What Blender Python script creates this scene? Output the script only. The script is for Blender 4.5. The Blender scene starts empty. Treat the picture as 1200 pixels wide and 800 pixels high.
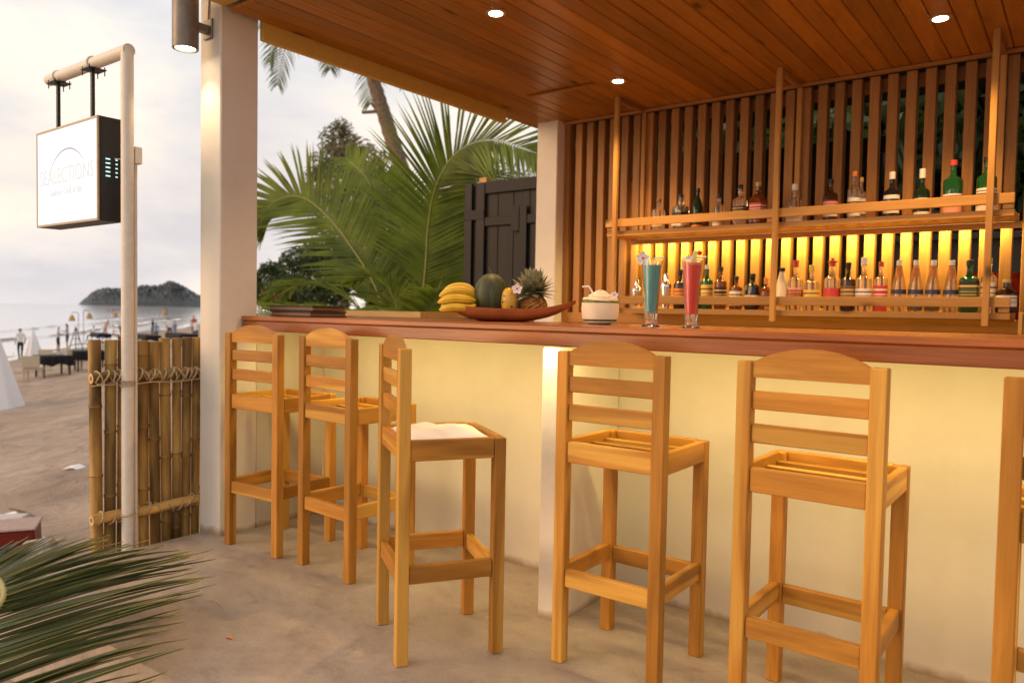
import bpy, bmesh, math, random
import numpy as np
from mathutils import Vector, Matrix, Euler
random.seed(7); rng = np.random.default_rng(11)
scene = bpy.context.scene
COL = scene.collection
V = Vector

# ------------------------------------------------------------------ camera
F, YAW, PITCH, ROLL, CH = 883.9, 0.6514, -0.0392, 0.0184, 1.2      # focal length in px of a 1200 px wide frame
_fw = V((-math.sin(YAW)*math.cos(PITCH), math.cos(YAW)*math.cos(PITCH), math.sin(PITCH)))
_r = V((math.cos(YAW), math.sin(YAW), 0)); _u = _r.cross(_fw)
CR = _r*math.cos(ROLL) + _u*math.sin(ROLL); CU = -_r*math.sin(ROLL) + _u*math.cos(ROLL)
CC = V((0, 0, CH))
cam = bpy.data.cameras.new('camera'); camo = bpy.data.objects.new('camera', cam); COL.objects.link(camo)
camo.matrix_world = Matrix(((CR.x, CU.x, -_fw.x, 0), (CR.y, CU.y, -_fw.y, 0), (CR.z, CU.z, -_fw.z, CH), (0, 0, 0, 1)))
cam.sensor_width = 36; cam.lens = F/1200*36; cam.clip_end = 30000; cam.clip_start = 0.05
cam.dof.use_dof = True; cam.dof.focus_distance = 2.9; cam.dof.aperture_fstop = 2.8
scene.camera = camo
def ray(px, py): return _fw + CR*((px-600)/F) + CU*((400-py)/F)
def on(px, py, ax, v):
    d = ray(px, py); return CC + d*((v-CC[ax])/d[ax])
def pix(P):
    d = V(P)-CC; z = d.dot(_fw); return 600+F*d.dot(CR)/z, 400-F*d.dot(CU)/z, z

# ------------------------------------------------------------------ light
scene.render.engine = 'CYCLES'
scene.cycles.use_denoising = True
scene.view_settings.view_transform = 'Standard'; scene.view_settings.look = 'None'
scene.view_settings.exposure = 0.0; scene.view_settings.gamma = 1.0
SUN_DIR = V((-.62, -.78, 0)); SUN_AZ = math.atan2(SUN_DIR.x, SUN_DIR.y); SUN_EL = math.radians(16)   # low sun behind thin cloud over the sea
w = bpy.data.worlds.new('World'); scene.world = w; w.use_nodes = True
nt = w.node_tree; nt.nodes.clear()
def N(tree, t, **k):
    n = tree.nodes.new(t)
    for a, b in k.items():
        if a.startswith('i_'):
            key = a[2:]; key = int(key) if key.isdigit() else key.replace('_', ' ')
            n.inputs[key].default_value = b
        else: setattr(n, a, b)
    return n
def ramp(tree, stops, interp='LINEAR'):
    r = tree.nodes.new('ShaderNodeValToRGB'); r.color_ramp.interpolation = interp
    el = r.color_ramp.elements
    while len(el) < len(stops): el.new(0.5)
    for e, (p, c) in zip(el, stops): e.position = p; e.color = c if len(c) == 4 else (*c, 1)
    return r
L = nt.links.new
sky = N(nt, 'ShaderNodeTexSky', sky_type='NISHITA', sun_disc=False, sun_elevation=SUN_EL, sun_rotation=SUN_AZ, air_density=1.0, dust_density=2.0)
skm = N(nt, 'ShaderNodeVectorMath', operation='SCALE'); skm.inputs['Scale'].default_value = 0.10; L(sky.outputs[0], skm.inputs[0])
tc = N(nt, 'ShaderNodeTexCoord')
mp = N(nt, 'ShaderNodeMapping'); mp.inputs['Scale'].default_value = (1, 1, 2.6); L(tc.outputs['Generated'], mp.inputs[0])
nz = N(nt, 'ShaderNodeTexNoise', i_Scale=2.6, i_Detail=7.0, i_Roughness=0.55); L(mp.outputs[0], nz.inputs[0])
cm = ramp(nt, [(0.36, (.77, .77, .83)), (0.48, (.93, .91, .91)), (0.60, (1.16, 1.07, .95))]); L(nz.outputs[0], cm.inputs[0])
sp = N(nt, 'ShaderNodeSeparateXYZ'); L(tc.outputs['Generated'], sp.inputs[0])
wm = ramp(nt, [(0.0, (1.0, .95, .92)), (0.14, (1.04, .97, .90)), (0.36, (1.0, 1.0, 1.0)), (1.0, (.92, .94, 1.0))]); L(sp.outputs['Z'], wm.inputs[0])
cmul = N(nt, 'ShaderNodeMix', data_type='RGBA', blend_type='MULTIPLY'); cmul.inputs[0].default_value = 1
L(cm.outputs[0], cmul.inputs[6]); L(wm.outputs[0], cmul.inputs[7])
nz2 = N(nt, 'ShaderNodeTexNoise', i_Scale=1.7, i_Detail=5.0); L(mp.outputs[0], nz2.inputs[0])
ck = ramp(nt, [(0.3, (.90, .90, .90)), (0.6, (.98, .98, .98))]); L(nz2.outputs[0], ck.inputs[0])
mx = N(nt, 'ShaderNodeMix', data_type='RGBA'); L(ck.outputs[0], mx.inputs[0]); L(skm.outputs[0], mx.inputs[6]); L(cmul.outputs[2], mx.inputs[7])
bg = N(nt, 'ShaderNodeBackground'); bg.inputs[1].default_value = 1.0; L(mx.outputs[2], bg.inputs[0])
wo = N(nt, 'ShaderNodeOutputWorld'); L(bg.outputs[0], wo.inputs[0])
sun = bpy.data.lights.new('sun', 'SUN'); sun.energy = 2.2; sun.angle = math.radians(35); sun.color = (1, .62, .32)
suno = bpy.data.objects.new('sun', sun); COL.objects.link(suno)
_sd = V((math.sin(SUN_AZ)*math.cos(SUN_EL), math.cos(SUN_AZ)*math.cos(SUN_EL), math.sin(SUN_EL)))
suno.rotation_euler = _sd.to_track_quat('Z', 'Y').to_euler(); suno.location = (-20, 20, 30)
WARM = (1.0, .60, .24)
LED = (1.0, .77, .20)

# ------------------------------------------------------------------ materials
M = {}
def newmat(name):
    m = bpy.data.materials.new(name); m.use_nodes = True; M[name] = m
    return m, m.node_tree, m.node_tree.nodes['Principled BSDF'], m.node_tree.nodes['Material Output']
def plain(name, col, rough=.6, metal=0, trans=0, ior=1.45, emit=None, estr=0, var=0.12, spec=None, sub=0, scale=30, bump=0.0, coat=0):
    m, t, b, o = newmat(name)
    b.inputs['Roughness'].default_value = rough; b.inputs['Metallic'].default_value = metal
    b.inputs['Transmission Weight'].default_value = trans; b.inputs['IOR'].default_value = ior
    b.inputs['Coat Weight'].default_value = coat
    if emit: b.inputs['Emission Color'].default_value = (*emit, 1); b.inputs['Emission Strength'].default_value = estr
    if spec is not None: b.inputs['Specular IOR Level'].default_value = spec
    c = N(t, 'ShaderNodeTexCoord'); n = N(t, 'ShaderNodeTexNoise', i_Scale=scale, i_Detail=5.0); t.links.new(c.outputs['Object'], n.inputs[0])
    lo = tuple(max(0, x*(1-var)) for x in col); hi = tuple(min(1, x*(1+var)) for x in col)
    r = ramp(t, [(.3, lo), (.7, hi)]); t.links.new(n.outputs[0], r.inputs[0]); t.links.new(r.outputs[0], b.inputs['Base Color'])
    if bump:
        bp = N(t, 'ShaderNodeBump', i_Strength=bump, i_Distance=.01); t.links.new(n.outputs[0], bp.inputs['Height']); t.links.new(bp.outputs[0], b.inputs['Normal'])
    return m
def wood(name, dark, light, axis, rough=.5, cross=28., along=1.6, knots=0, vary=.25, sap=None, coat=0, fine=.35):
    m, t, b, o = newmat(name); l = t.links.new
    c = N(t, 'ShaderNodeTexCoord'); oi = N(t, 'ShaderNodeObjectInfo')
    sc = N(t, 'ShaderNodeVectorMath', operation='SCALE'); sc.inputs[0].default_value = (37.1, 53.7, 71.3); l(oi.outputs['Random'], sc.inputs['Scale'])
    ad = N(t, 'ShaderNodeVectorMath', operation='ADD'); l(c.outputs['Object'], ad.inputs[0]); l(sc.outputs[0], ad.inputs[1])
    def noise(cr, al, det, dist):
        mpn = N(t, 'ShaderNodeMapping'); s = [cr]*3; s[axis] = al; mpn.inputs['Scale'].default_value = s; l(ad.outputs[0], mpn.inputs[0])
        n = N(t, 'ShaderNodeTexNoise', i_Scale=1.0, i_Detail=det, i_Distortion=dist, i_Roughness=.6); l(mpn.outputs[0], n.inputs[0]); return n
    n1 = noise(cross, along, 6., .8); n2 = noise(cross*.22, along*.5, 3., 1.2); n3 = noise(cross*7, along*4, 3., 0)
    mid = tuple((a+b_)/2 for a, b_ in zip(dark, light))
    r1 = ramp(t, [(.28, dark), (.48, mid), (.70, light)]); l(n1.outputs[0], r1.inputs[0])
    r2 = ramp(t, [(.35, (1-vary,)*3), (.65, (1+vary*.5,)*3)]); l(n2.outputs[0], r2.inputs[0])
    mu = N(t, 'ShaderNodeMix', data_type='RGBA', blend_type='MULTIPLY'); mu.inputs[0].default_value = 1; l(r1.outputs[0], mu.inputs[6]); l(r2.outputs[0], mu.inputs[7])
    out = mu.outputs[2]
    if sap:
        ns = noise(cross*.32, along*.25, 2., .6); rs = ramp(t, [(.55, (0,)*3), (.60, (1,)*3)]); l(ns.outputs[0], rs.inputs[0])
        ms = N(t, 'ShaderNodeMix', data_type='RGBA'); l(rs.outputs[0], ms.inputs[0]); l(out, ms.inputs[6]); ms.inputs[7].default_value = (*sap, 1); out = ms.outputs[2]
    rf = ramp(t, [(.3, (1-fine*.5,)*3), (.7, (1+fine*.3,)*3)]); l(n3.outputs[0], rf.inputs[0])
    mf = N(t, 'ShaderNodeMix', data_type='RGBA', blend_type='MULTIPLY'); mf.inputs[0].default_value = 1; l(out, mf.inputs[6]); l(rf.outputs[0], mf.inputs[7]); out = mf.outputs[2]
    if knots:
        mk = N(t, 'ShaderNodeMapping'); s = [knots*1.0]*3; s[axis] = knots*.45; mk.inputs['Scale'].default_value = s; l(ad.outputs[0], mk.inputs[0])
        vo = N(t, 'ShaderNodeTexVoronoi', i_Scale=1.0); l(mk.outputs[0], vo.inputs[0])
        rk = ramp(t, [(.05, (.22,)*3), (.10, (.72,)*3), (.17, (1,)*3)]); l(vo.outputs['Distance'], rk.inputs[0])
        mm = N(t, 'ShaderNodeMix', data_type='RGBA', blend_type='MULTIPLY'); mm.inputs[0].default_value = 1; l(out, mm.inputs[6]); l(rk.outputs[0], mm.inputs[7]); out = mm.outputs[2]
    mr = N(t, 'ShaderNodeMapRange'); mr.inputs['To Min'].default_value = .76; mr.inputs['To Max'].default_value = 1.16; l(oi.outputs['Random'], mr.inputs[0])
    hv = N(t, 'ShaderNodeHueSaturation'); l(mr.outputs[0], hv.inputs['Value']); l(out, hv.inputs['Color']); l(hv.outputs[0], b.inputs['Base Color'])
    b.inputs['Specular IOR Level'].default_value = .28; b.inputs['Roughness'].default_value = rough; b.inputs['Coat Weight'].default_value = coat; b.inputs['Coat Roughness'].default_value = .18
    bp = N(t, 'ShaderNodeBump', i_Strength=.12, i_Distance=.004); l(n1.outputs[0], bp.inputs['Height']); l(bp.outputs[0], b.inputs['Normal'])
    return m
def wood3(name, dark, light, **k):
    for i, a in enumerate('xyz'): wood(name+'_'+a, dark, light, i, **k)
wood3('teak', (.38, .150, .018), (.54, .240, .036), rough=.45, vary=.28, sap=(.60, .31, .055), fine=.22, cross=20)
wood3('pine', (.48, .225, .050), (.58, .300, .080), rough=.45, knots=5, vary=.15, fine=.2)
wood3('ceiling_pine', (.38, .148, .014), (.50, .214, .022), rough=.34, knots=4.2, vary=.16, cross=30, fine=.2)
wood3('slat', (.37, .165, .042), (.46, .220, .064), rough=.5, vary=.12)
wood3('red_wood', (.25, .070, .016), (.40, .125, .030), rough=.28, vary=.25, coat=.25, cross=34)
wood3('dark_board', (.013, .009, .007), (.028, .019, .014), rough=.6, vary=.2)
wood3('planter', (.42, .24, .08), (.55, .34, .13), rough=.6)
wood3('bamboo', (.31, .155, .035), (.64, .39, .115), rough=.55, cross=16, along=1.6, vary=.68, fine=.25)
wood3('driftwood', (.5, .46, .42), (.72, .69, .65), rough=.8)

def plaster(name, col, dirt, scale=6, bump=.25, lowdirt=0):
    m, t, b, o = newmat(name); l = t.links.new
    c = N(t, 'ShaderNodeTexCoord')
    n = N(t, 'ShaderNodeTexNoise', i_Scale=scale, i_Detail=8.0, i_Roughness=.65); l(c.outputs['Object'], n.inputs[0])
    n2 = N(t, 'ShaderNodeTexNoise', i_Scale=scale*12, i_Detail=4.0); l(c.outputs['Object'], n2.inputs[0])
    r = ramp(t, [(.30, dirt), (.55, col)]); l(n.outputs[0], r.inputs[0])
    if lowdirt:   # splash stains along the foot of the wall
        sz = N(t, 'ShaderNodeSeparateXYZ'); l(c.outputs['Object'], sz.inputs[0])
        a2 = N(t, 'ShaderNodeMath', operation='MULTIPLY_ADD'); l(n.outputs[0], a2.inputs[0]); a2.inputs[1].default_value = -.12; l(sz.outputs['Z'], a2.inputs[2])
        rs = ramp(t, [(0.0, (.52, .42, .33)), (.035, (1, 1, 1))]); ad = N(t, 'ShaderNodeMath', operation='ADD'); l(a2.outputs[0], ad.inputs[0]); ad.inputs[1].default_value = .055; l(ad.outputs[0], rs.inputs[0])
        mm = N(t, 'ShaderNodeMix', data_type='RGBA', blend_type='MULTIPLY'); mm.inputs[0].default_value = 1; l(r.outputs[0], mm.inputs[6]); l(rs.outputs[0], mm.inputs[7]); l(mm.outputs[2], b.inputs['Base Color'])
    else: l(r.outputs[0], b.inputs['Base Color'])
    b.inputs['Roughness'].default_value = .85
    ad3 = N(t, 'ShaderNodeMath', operation='MULTIPLY_ADD'); l(n2.outputs[0], ad3.inputs[0]); ad3.inputs[1].default_value = .25; l(n.outputs[0], ad3.inputs[2])
    bp = N(t, 'ShaderNodeBump', i_Strength=bump, i_Distance=.02); l(ad3.outputs[0], bp.inputs['Height']); l(bp.outputs[0], b.inputs['Normal'])
    return m
plaster('bar_plaster', (.60, .53, .43), (.57, .495, .39), bump=.10, lowdirt=1)
plaster('column_plaster', (.76, .69, .59), (.71, .63, .53), scale=4, bump=.15, lowdirt=1)
def concrete():
    m, t, b, o = newmat('concrete'); l = t.links.new
    c = N(t, 'ShaderNodeTexCoord')
    n1 = N(t, 'ShaderNodeTexNoise', i_Scale=1.3, i_Detail=12.0, i_Roughness=.72, i_Distortion=.5); l(c.outputs['Object'], n1.inputs[0])
    mt = N(t, 'ShaderNodeMapping'); mt.inputs['Rotation'].default_value = (0, 0, .7); mt.inputs['Scale'].default_value = (3.4, 4.6, 1); l(c.outputs['Object'], mt.inputs[0])
    n2 = N(t, 'ShaderNodeTexNoise', i_Scale=1.6, i_Detail=12.0, i_Roughness=.74, i_Distortion=1.4); l(mt.outputs[0], n2.inputs[0])
    n3 = N(t, 'ShaderNodeTexNoise', i_Scale=120.0, i_Detail=4.0, i_Roughness=.7); l(c.outputs['Object'], n3.inputs[0])
    r1 = ramp(t, [(.34, (.285, .222, .174)), (.50, (.375, .298, .235)), (.66, (.45, .368, .294))]); l(n1.outputs[0], r1.inputs[0])
    r2 = ramp(t, [(.34, (.78,)*3), (.47, (1.0,)*3), (.64, (1.10,)*3)]); l(n2.outputs[0], r2.inputs[0])
    mu = N(t, 'ShaderNodeMix', data_type='RGBA', blend_type='MULTIPLY'); mu.inputs[0].default_value = 1; l(r1.outputs[0], mu.inputs[6]); l(r2.outputs[0], mu.inputs[7])
    r3 = ramp(t, [(.30, (.84,)*3), (.5, (1,)*3), (.70, (1.12,)*3)]); l(n3.outputs[0], r3.inputs[0])
    m2 = N(t, 'ShaderNodeMix', data_type='RGBA', blend_type='MULTIPLY'); m2.inputs[0].default_value = 1; l(mu.outputs[2], m2.inputs[6]); l(r3.outputs[0], m2.inputs[7])
    vo = N(t, 'ShaderNodeTexVoronoi', i_Scale=11.0); l(c.outputs['Object'], vo.inputs[0])
    rv = ramp(t, [(.02, (1.35,)*3), (.05, (1,)*3)]); l(vo.outputs['Distance'], rv.inputs[0])
    m3 = N(t, 'ShaderNodeMix', data_type='RGBA', blend_type='MULTIPLY'); m3.inputs[0].default_value = 1; l(m2.outputs[2], m3.inputs[6]); l(rv.outputs[0], m3.inputs[7])
    l(m3.outputs[2], b.inputs['Base Color'])
    rr = ramp(t, [(.35, (.36,)*3), (.65, (.62,)*3)]); l(n2.outputs[0], rr.inputs[0]); l(rr.outputs[0], b.inputs['Roughness'])
    s = N(t, 'ShaderNodeMath', operation='MULTIPLY_ADD'); l(n3.outputs[0], s.inputs[0]); s.inputs[1].default_value = .3; l(n2.outputs[0], s.inputs[2])
    bp = N(t, 'ShaderNodeBump', i_Strength=.07, i_Distance=.02); l(s.outputs[0], bp.inputs['Height']); l(bp.outputs[0], b.inputs['Normal'])
concrete()
def sandmat():
    m, t, b, o = newmat('sand'); l = t.links.new
    c = N(t, 'ShaderNodeTexCoord')
    n1 = N(t, 'ShaderNodeTexNoise', i_Scale=.5, i_Detail=8.0, i_Roughness=.6); l(c.outputs['Object'], n1.inputs[0])
    n2 = N(t, 'ShaderNodeTexNoise', i_Scale=2.2, i_Detail=6.0, i_Roughness=.6, i_Distortion=.5); l(c.outputs['Object'], n2.inputs[0])
    n3 = N(t, 'ShaderNodeTexNoise', i_Scale=60.0, i_Detail=4.0); l(c.outputs['Object'], n3.inputs[0])
    r1 = ramp(t, [(.3, (.29, .205, .145)), (.7, (.41, .31, .23))]); l(n1.outputs[0], r1.inputs[0])
    r2 = ramp(t, [(.32, (.74,)*3), (.6, (1.08,)*3)]); l(n2.outputs[0], r2.inputs[0])
    mu = N(t, 'ShaderNodeMix', data_type='RGBA', blend_type='MULTIPLY'); mu.inputs[0].default_value = 1; l(r1.outputs[0], mu.inputs[6]); l(r2.outputs[0], mu.inputs[7])
    # damp sand close to the water level
    sz = N(t, 'ShaderNodeSeparateXYZ'); l(c.outputs['Object'], sz.inputs[0])
    wet = N(t, 'ShaderNodeMapRange'); wet.inputs['From Min'].default_value = -1.90; wet.inputs['From Max'].default_value = -1.78; l(sz.outputs['Z'], wet.inputs[0])
    mw = N(t, 'ShaderNodeMix', data_type='RGBA'); l(wet.outputs[0], mw.inputs[0]); mw.inputs[6].default_value = (.16, .12, .09, 1); l(mu.outputs[2], mw.inputs[7]); l(mw.outputs[2], b.inputs['Base Color'])
    rw = N(t, 'ShaderNodeMapRange'); l(wet.outputs[0], rw.inputs[0]); rw.inputs['To Min'].default_value = .25; rw.inputs['To Max'].default_value = .95; l(rw.outputs[0], b.inputs['Roughness'])
    vo = N(t, 'ShaderNodeTexVoronoi', i_Scale=2.6); l(c.outputs['Object'], vo.inputs[0]); rv = ramp(t, [(.0, (0,)*3), (.28, (1,)*3)], 'EASE'); l(vo.outputs['Distance'], rv.inputs[0])
    am = N(t, 'ShaderNodeMath', operation='MULTIPLY_ADD'); l(rv.outputs[0], am.inputs[0]); am.inputs[1].default_value = .45; l(n2.outputs[0], am.inputs[2]); n2 = am
    s = N(t, 'ShaderNodeMath', operation='MULTIPLY_ADD'); l(n3.outputs[0], s.inputs[0]); s.inputs[1].default_value = .06; l(n2.outputs[0], s.inputs[2])
    bp = N(t, 'ShaderNodeBump', i_Strength=.7, i_Distance=.12); l(s.outputs[0], bp.inputs['Height']); l(bp.outputs[0], b.inputs['Normal'])
sandmat()
def seamat():
    m, t, b, o = newmat('sea'); l = t.links.new
    c = N(t, 'ShaderNodeTexCoord'); mpn = N(t, 'ShaderNodeMapping'); mpn.inputs['Rotation'].default_value = (0, 0, math.atan2(.806, .591)); mpn.inputs['Scale'].default_value = (.22, .9, 1); l(c.outputs['Object'], mpn.inputs[0])
    n = N(t, 'ShaderNodeTexNoise', i_Scale=.7, i_Detail=6.0, i_Roughness=.6); l(mpn.outputs[0], n.inputs[0])
    bp = N(t, 'ShaderNodeBump', i_Strength=.07, i_Distance=.3); l(n.outputs[0], bp.inputs['Height']); l(bp.outputs[0], b.inputs['Normal'])
    b.inputs['Base Color'].default_value = (.70, .70, .70, 1); b.inputs['Roughness'].default_value = .06; b.inputs['IOR'].default_value = 1.33
seamat()
def foliage(name, dark, light, scale=9, rough=.45, trans=.3):
    m, t, b, o = newmat(name); l = t.links.new
    c = N(t, 'ShaderNodeTexCoord'); n = N(t, 'ShaderNodeTexNoise', i_Scale=scale, i_Detail=4.0); l(c.outputs['Object'], n.inputs[0])
    r = ramp(t, [(.32, dark), (.68, light)]); l(n.outputs[0], r.inputs[0]); l(r.outputs[0], b.inputs['Base Color'])
    b.inputs['Roughness'].default_value = rough
    tr = N(t, 'ShaderNodeBsdfTranslucent'); hv = N(t, 'ShaderNodeHueSaturation', i_Value=1.6); l(r.outputs[0], hv.inputs['Color']); l(hv.outputs[0], tr.inputs[0])
    mxs = N(t, 'ShaderNodeMixShader'); mxs.inputs[0].default_value = trans; l(b.outputs[0], mxs.inputs[1]); l(tr.outputs[0], mxs.inputs[2]); l(mxs.outputs[0], o.inputs[0])
foliage('palm_leaf', (.075, .108, .007), (.205, .250, .022), scale=2.5, rough=.6, trans=.4)
foliage('frond_leaf', (.040, .056, .018), (.100, .122, .050), scale=3, rough=.36, trans=.15)
foliage('far_palm_leaf', (.050, .075, .012), (.13, .15, .035), scale=2)
foliage('casuarina_leaf', (.085, .075, .030), (.18, .15, .060), scale=1.5)
foliage('shrub_leaf', (.022, .042, .010), (.065, .095, .025), scale=3)
foliage('island_leaf', (.014, .020, .022), (.045, .054, .054), scale=.06, trans=0)  # bluish distance haze is mixed into this leaf colour
foliage('pineapple_leaf', (.16, .17, .095), (.34, .34, .21), scale=14, trans=.1)
plain('rachis', (.30, .27, .07), .5)
plain('bark', (.15, .10, .065), .9, var=.4, scale=14, bump=.6)
plain('black_metal', (.012, .012, .013), .45)
plain('white_paint', (.74, .66, .56), .5, var=.05)
plain('grey_metal', (.22, .19, .16), .45, metal=.3)
plain('ring_metal', (.55, .42, .28), .35, metal=.5)
plain('steel', (.75, .72, .66), .16, metal=1)
plain('sign_face', (.30, .30, .30), .4, emit=(1, .99, 1), estr=.80, var=0)
plain('sign_letter', (.2, .2, .2), .5, emit=(.80, .82, .88), estr=.68, var=0)
plain('sign_arc', (.15, .15, .25), .5, emit=(.66, .68, .95), estr=.45, var=0)
plain('vent_glow', (.3, .5, .5), .5, emit=(.6, .95, 1), estr=1.1, var=0)
plain('bulb', (1, 1, 1), .5, emit=(1, .86, .62), estr=14, var=0)
plain('led', (1, 1, 1), .5, emit=(1, .72, .22), estr=6, var=0)
plain('rope', (.48, .36, .21), .9, var=.3, scale=80)
plain('bamboo_node', (.26, .13, .04), .6, var=.3)
plain('bamboo_cut', (.62, .42, .18), .7, var=.2)
plain('black_leather', (.012, .009, .009), .42)
plain('banana_skin', (.62, .40, .03), .45, var=.15, scale=20)
plain('banana_tip', (.10, .06, .015), .7)
def speckle(name, base, spot, sc, th, rough=.4, stretch=(1, 1, 1)):
    m, t, b, o = newmat(name); l = t.links.new
    c = N(t, 'ShaderNodeTexCoord'); mpn = N(t, 'ShaderNodeMapping'); mpn.inputs['Scale'].default_value = stretch; l(c.outputs['Object'], mpn.inputs[0])
    n = N(t, 'ShaderNodeTexNoise', i_Scale=sc, i_Detail=4.0, i_Roughness=.6); l(mpn.outputs[0], n.inputs[0])
    r = ramp(t, [(th, base), (th+.06, spot)]); l(n.outputs[0], r.inputs[0]); l(r.outputs[0], b.inputs['Base Color']); b.inputs['Roughness'].default_value = rough
speckle('mango_skin', (.60, .36, .04), (.05, .03, .01), 60, .58)
speckle('melon_skin', (.030, .040, .014), (.056, .072, .022), 12, .5, .55, (3, 3, .4))
plain('pineapple_skin', (.30, .14, .03), .6, var=.5, scale=70)
plain('bowl_wood', (.33, .095, .03), .35, var=.25, scale=9)
plain('bowl_dark', (.07, .025, .012), .4)
plain('coconut_flesh', (.78, .66, .48), .6, var=.08, scale=12)
plain('coconut_green', (.16, .17, .03), .6, var=.4, scale=60)
plain('porcelain', (.80, .74, .68), .25, var=.03)
plain('straw_white', (.85, .82, .78), .4, var=.03)
plain('petal_white', (.86, .80, .78), .5, var=.06)
plain('petal_pink', (.55, .03, .16), .5)
plain('cherry', (.55, .015, .02), .2)
plain('pineapple_flesh', (.75, .62, .22), .45)
plain('blue_drink', (.12, .40, .38), .15, var=.04, spec=.3)
plain('red_drink', (.88, .040, .001), .2, var=.06, scale=60, spec=.3)
plain('red_foam', (.80, .25, .12), .6)
plain('clear_glass', (.97, .98, .98), .02, trans=1, ior=1.45, var=0)
plain('glass_clear', (.95, .93, .86), .03, trans=.95, var=0)
plain('glass_green', (.03, .20, .06), .04, trans=.7, var=0)
plain('glass_dark_green', (.012, .028, .012), .06, trans=.2, var=0)
plain('glass_amber', (.32, .10, .015), .05, trans=.65, var=0)
plain('glass_brown', (.050, .018, .008), .06, trans=.3, var=0)
plain('glass_black', (.012, .010, .012), .08, var=0)
plain('glass_cream', (.72, .62, .42), .25, var=.03)
plain('glass_pale', (.92, .80, .48), .05, trans=.92, var=0)
plain('glass_blue', (.05, .07, .22), .06, trans=.4, var=0)
plain('glass_red', (.42, .05, .02), .06, trans=.5, var=0)
for nm, c in dict(white=(.78, .72, .62), cream=(.74, .60, .36), yellow=(.78, .55, .10), orange=(.75, .26, .05), red=(.55, .05, .04), black=(.015, .013, .013), navy=(.03, .035, .08), green=(.03, .22, .07), brown=(.16, .08, .04), gold=(.65, .42, .12), pink=(.75, .36, .26)).items(): plain('label_'+nm, c, .5, var=.1, scale=120)
plain('cloth_white', (.76, .73, .74), .9, var=.05)
plain('cushion_white', (.86, .83, .80), .85, var=.03)
plain('cloth_black', (.012, .011, .012), .9)
plain('wicker', (.50, .42, .30), .8, var=.2, scale=60)
plain('wicker_shade', (.42, .24, .09), .8, var=.2, scale=60)
plain('dark_wood', (.035, .022, .015), .6)
plain('red_plastic', (.17, .014, .009), .4, var=.2)
plain('red_tank', (.42, .03, .012), .25, var=.15)
plain('pale_rim', (.44, .31, .26), .7)
plain('grey_stone', (.34, .31, .29), .9, var=.3, bump=.5)
plain('paper', (.85, .84, .84), .8, var=.03)
plain('grey_wall', (.13, .11, .095), .9, var=.15, scale=4)
plain('skin', (.42, .23, .15), .6); plain('skin_pale', (.62, .38, .27), .6)
plain('hair', (.018, .012, .009), .6)
for nm, c in dict(white=(.74, .71, .70), grey=(.40, .41, .46), black=(.013, .013, .016), blue=(.19, .25, .44), red=(.50, .09, .06), tan=(.36, .22, .15), dark=(.06, .06, .07)).items(): plain('fabric_'+nm, c, .9, var=.06)

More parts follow.
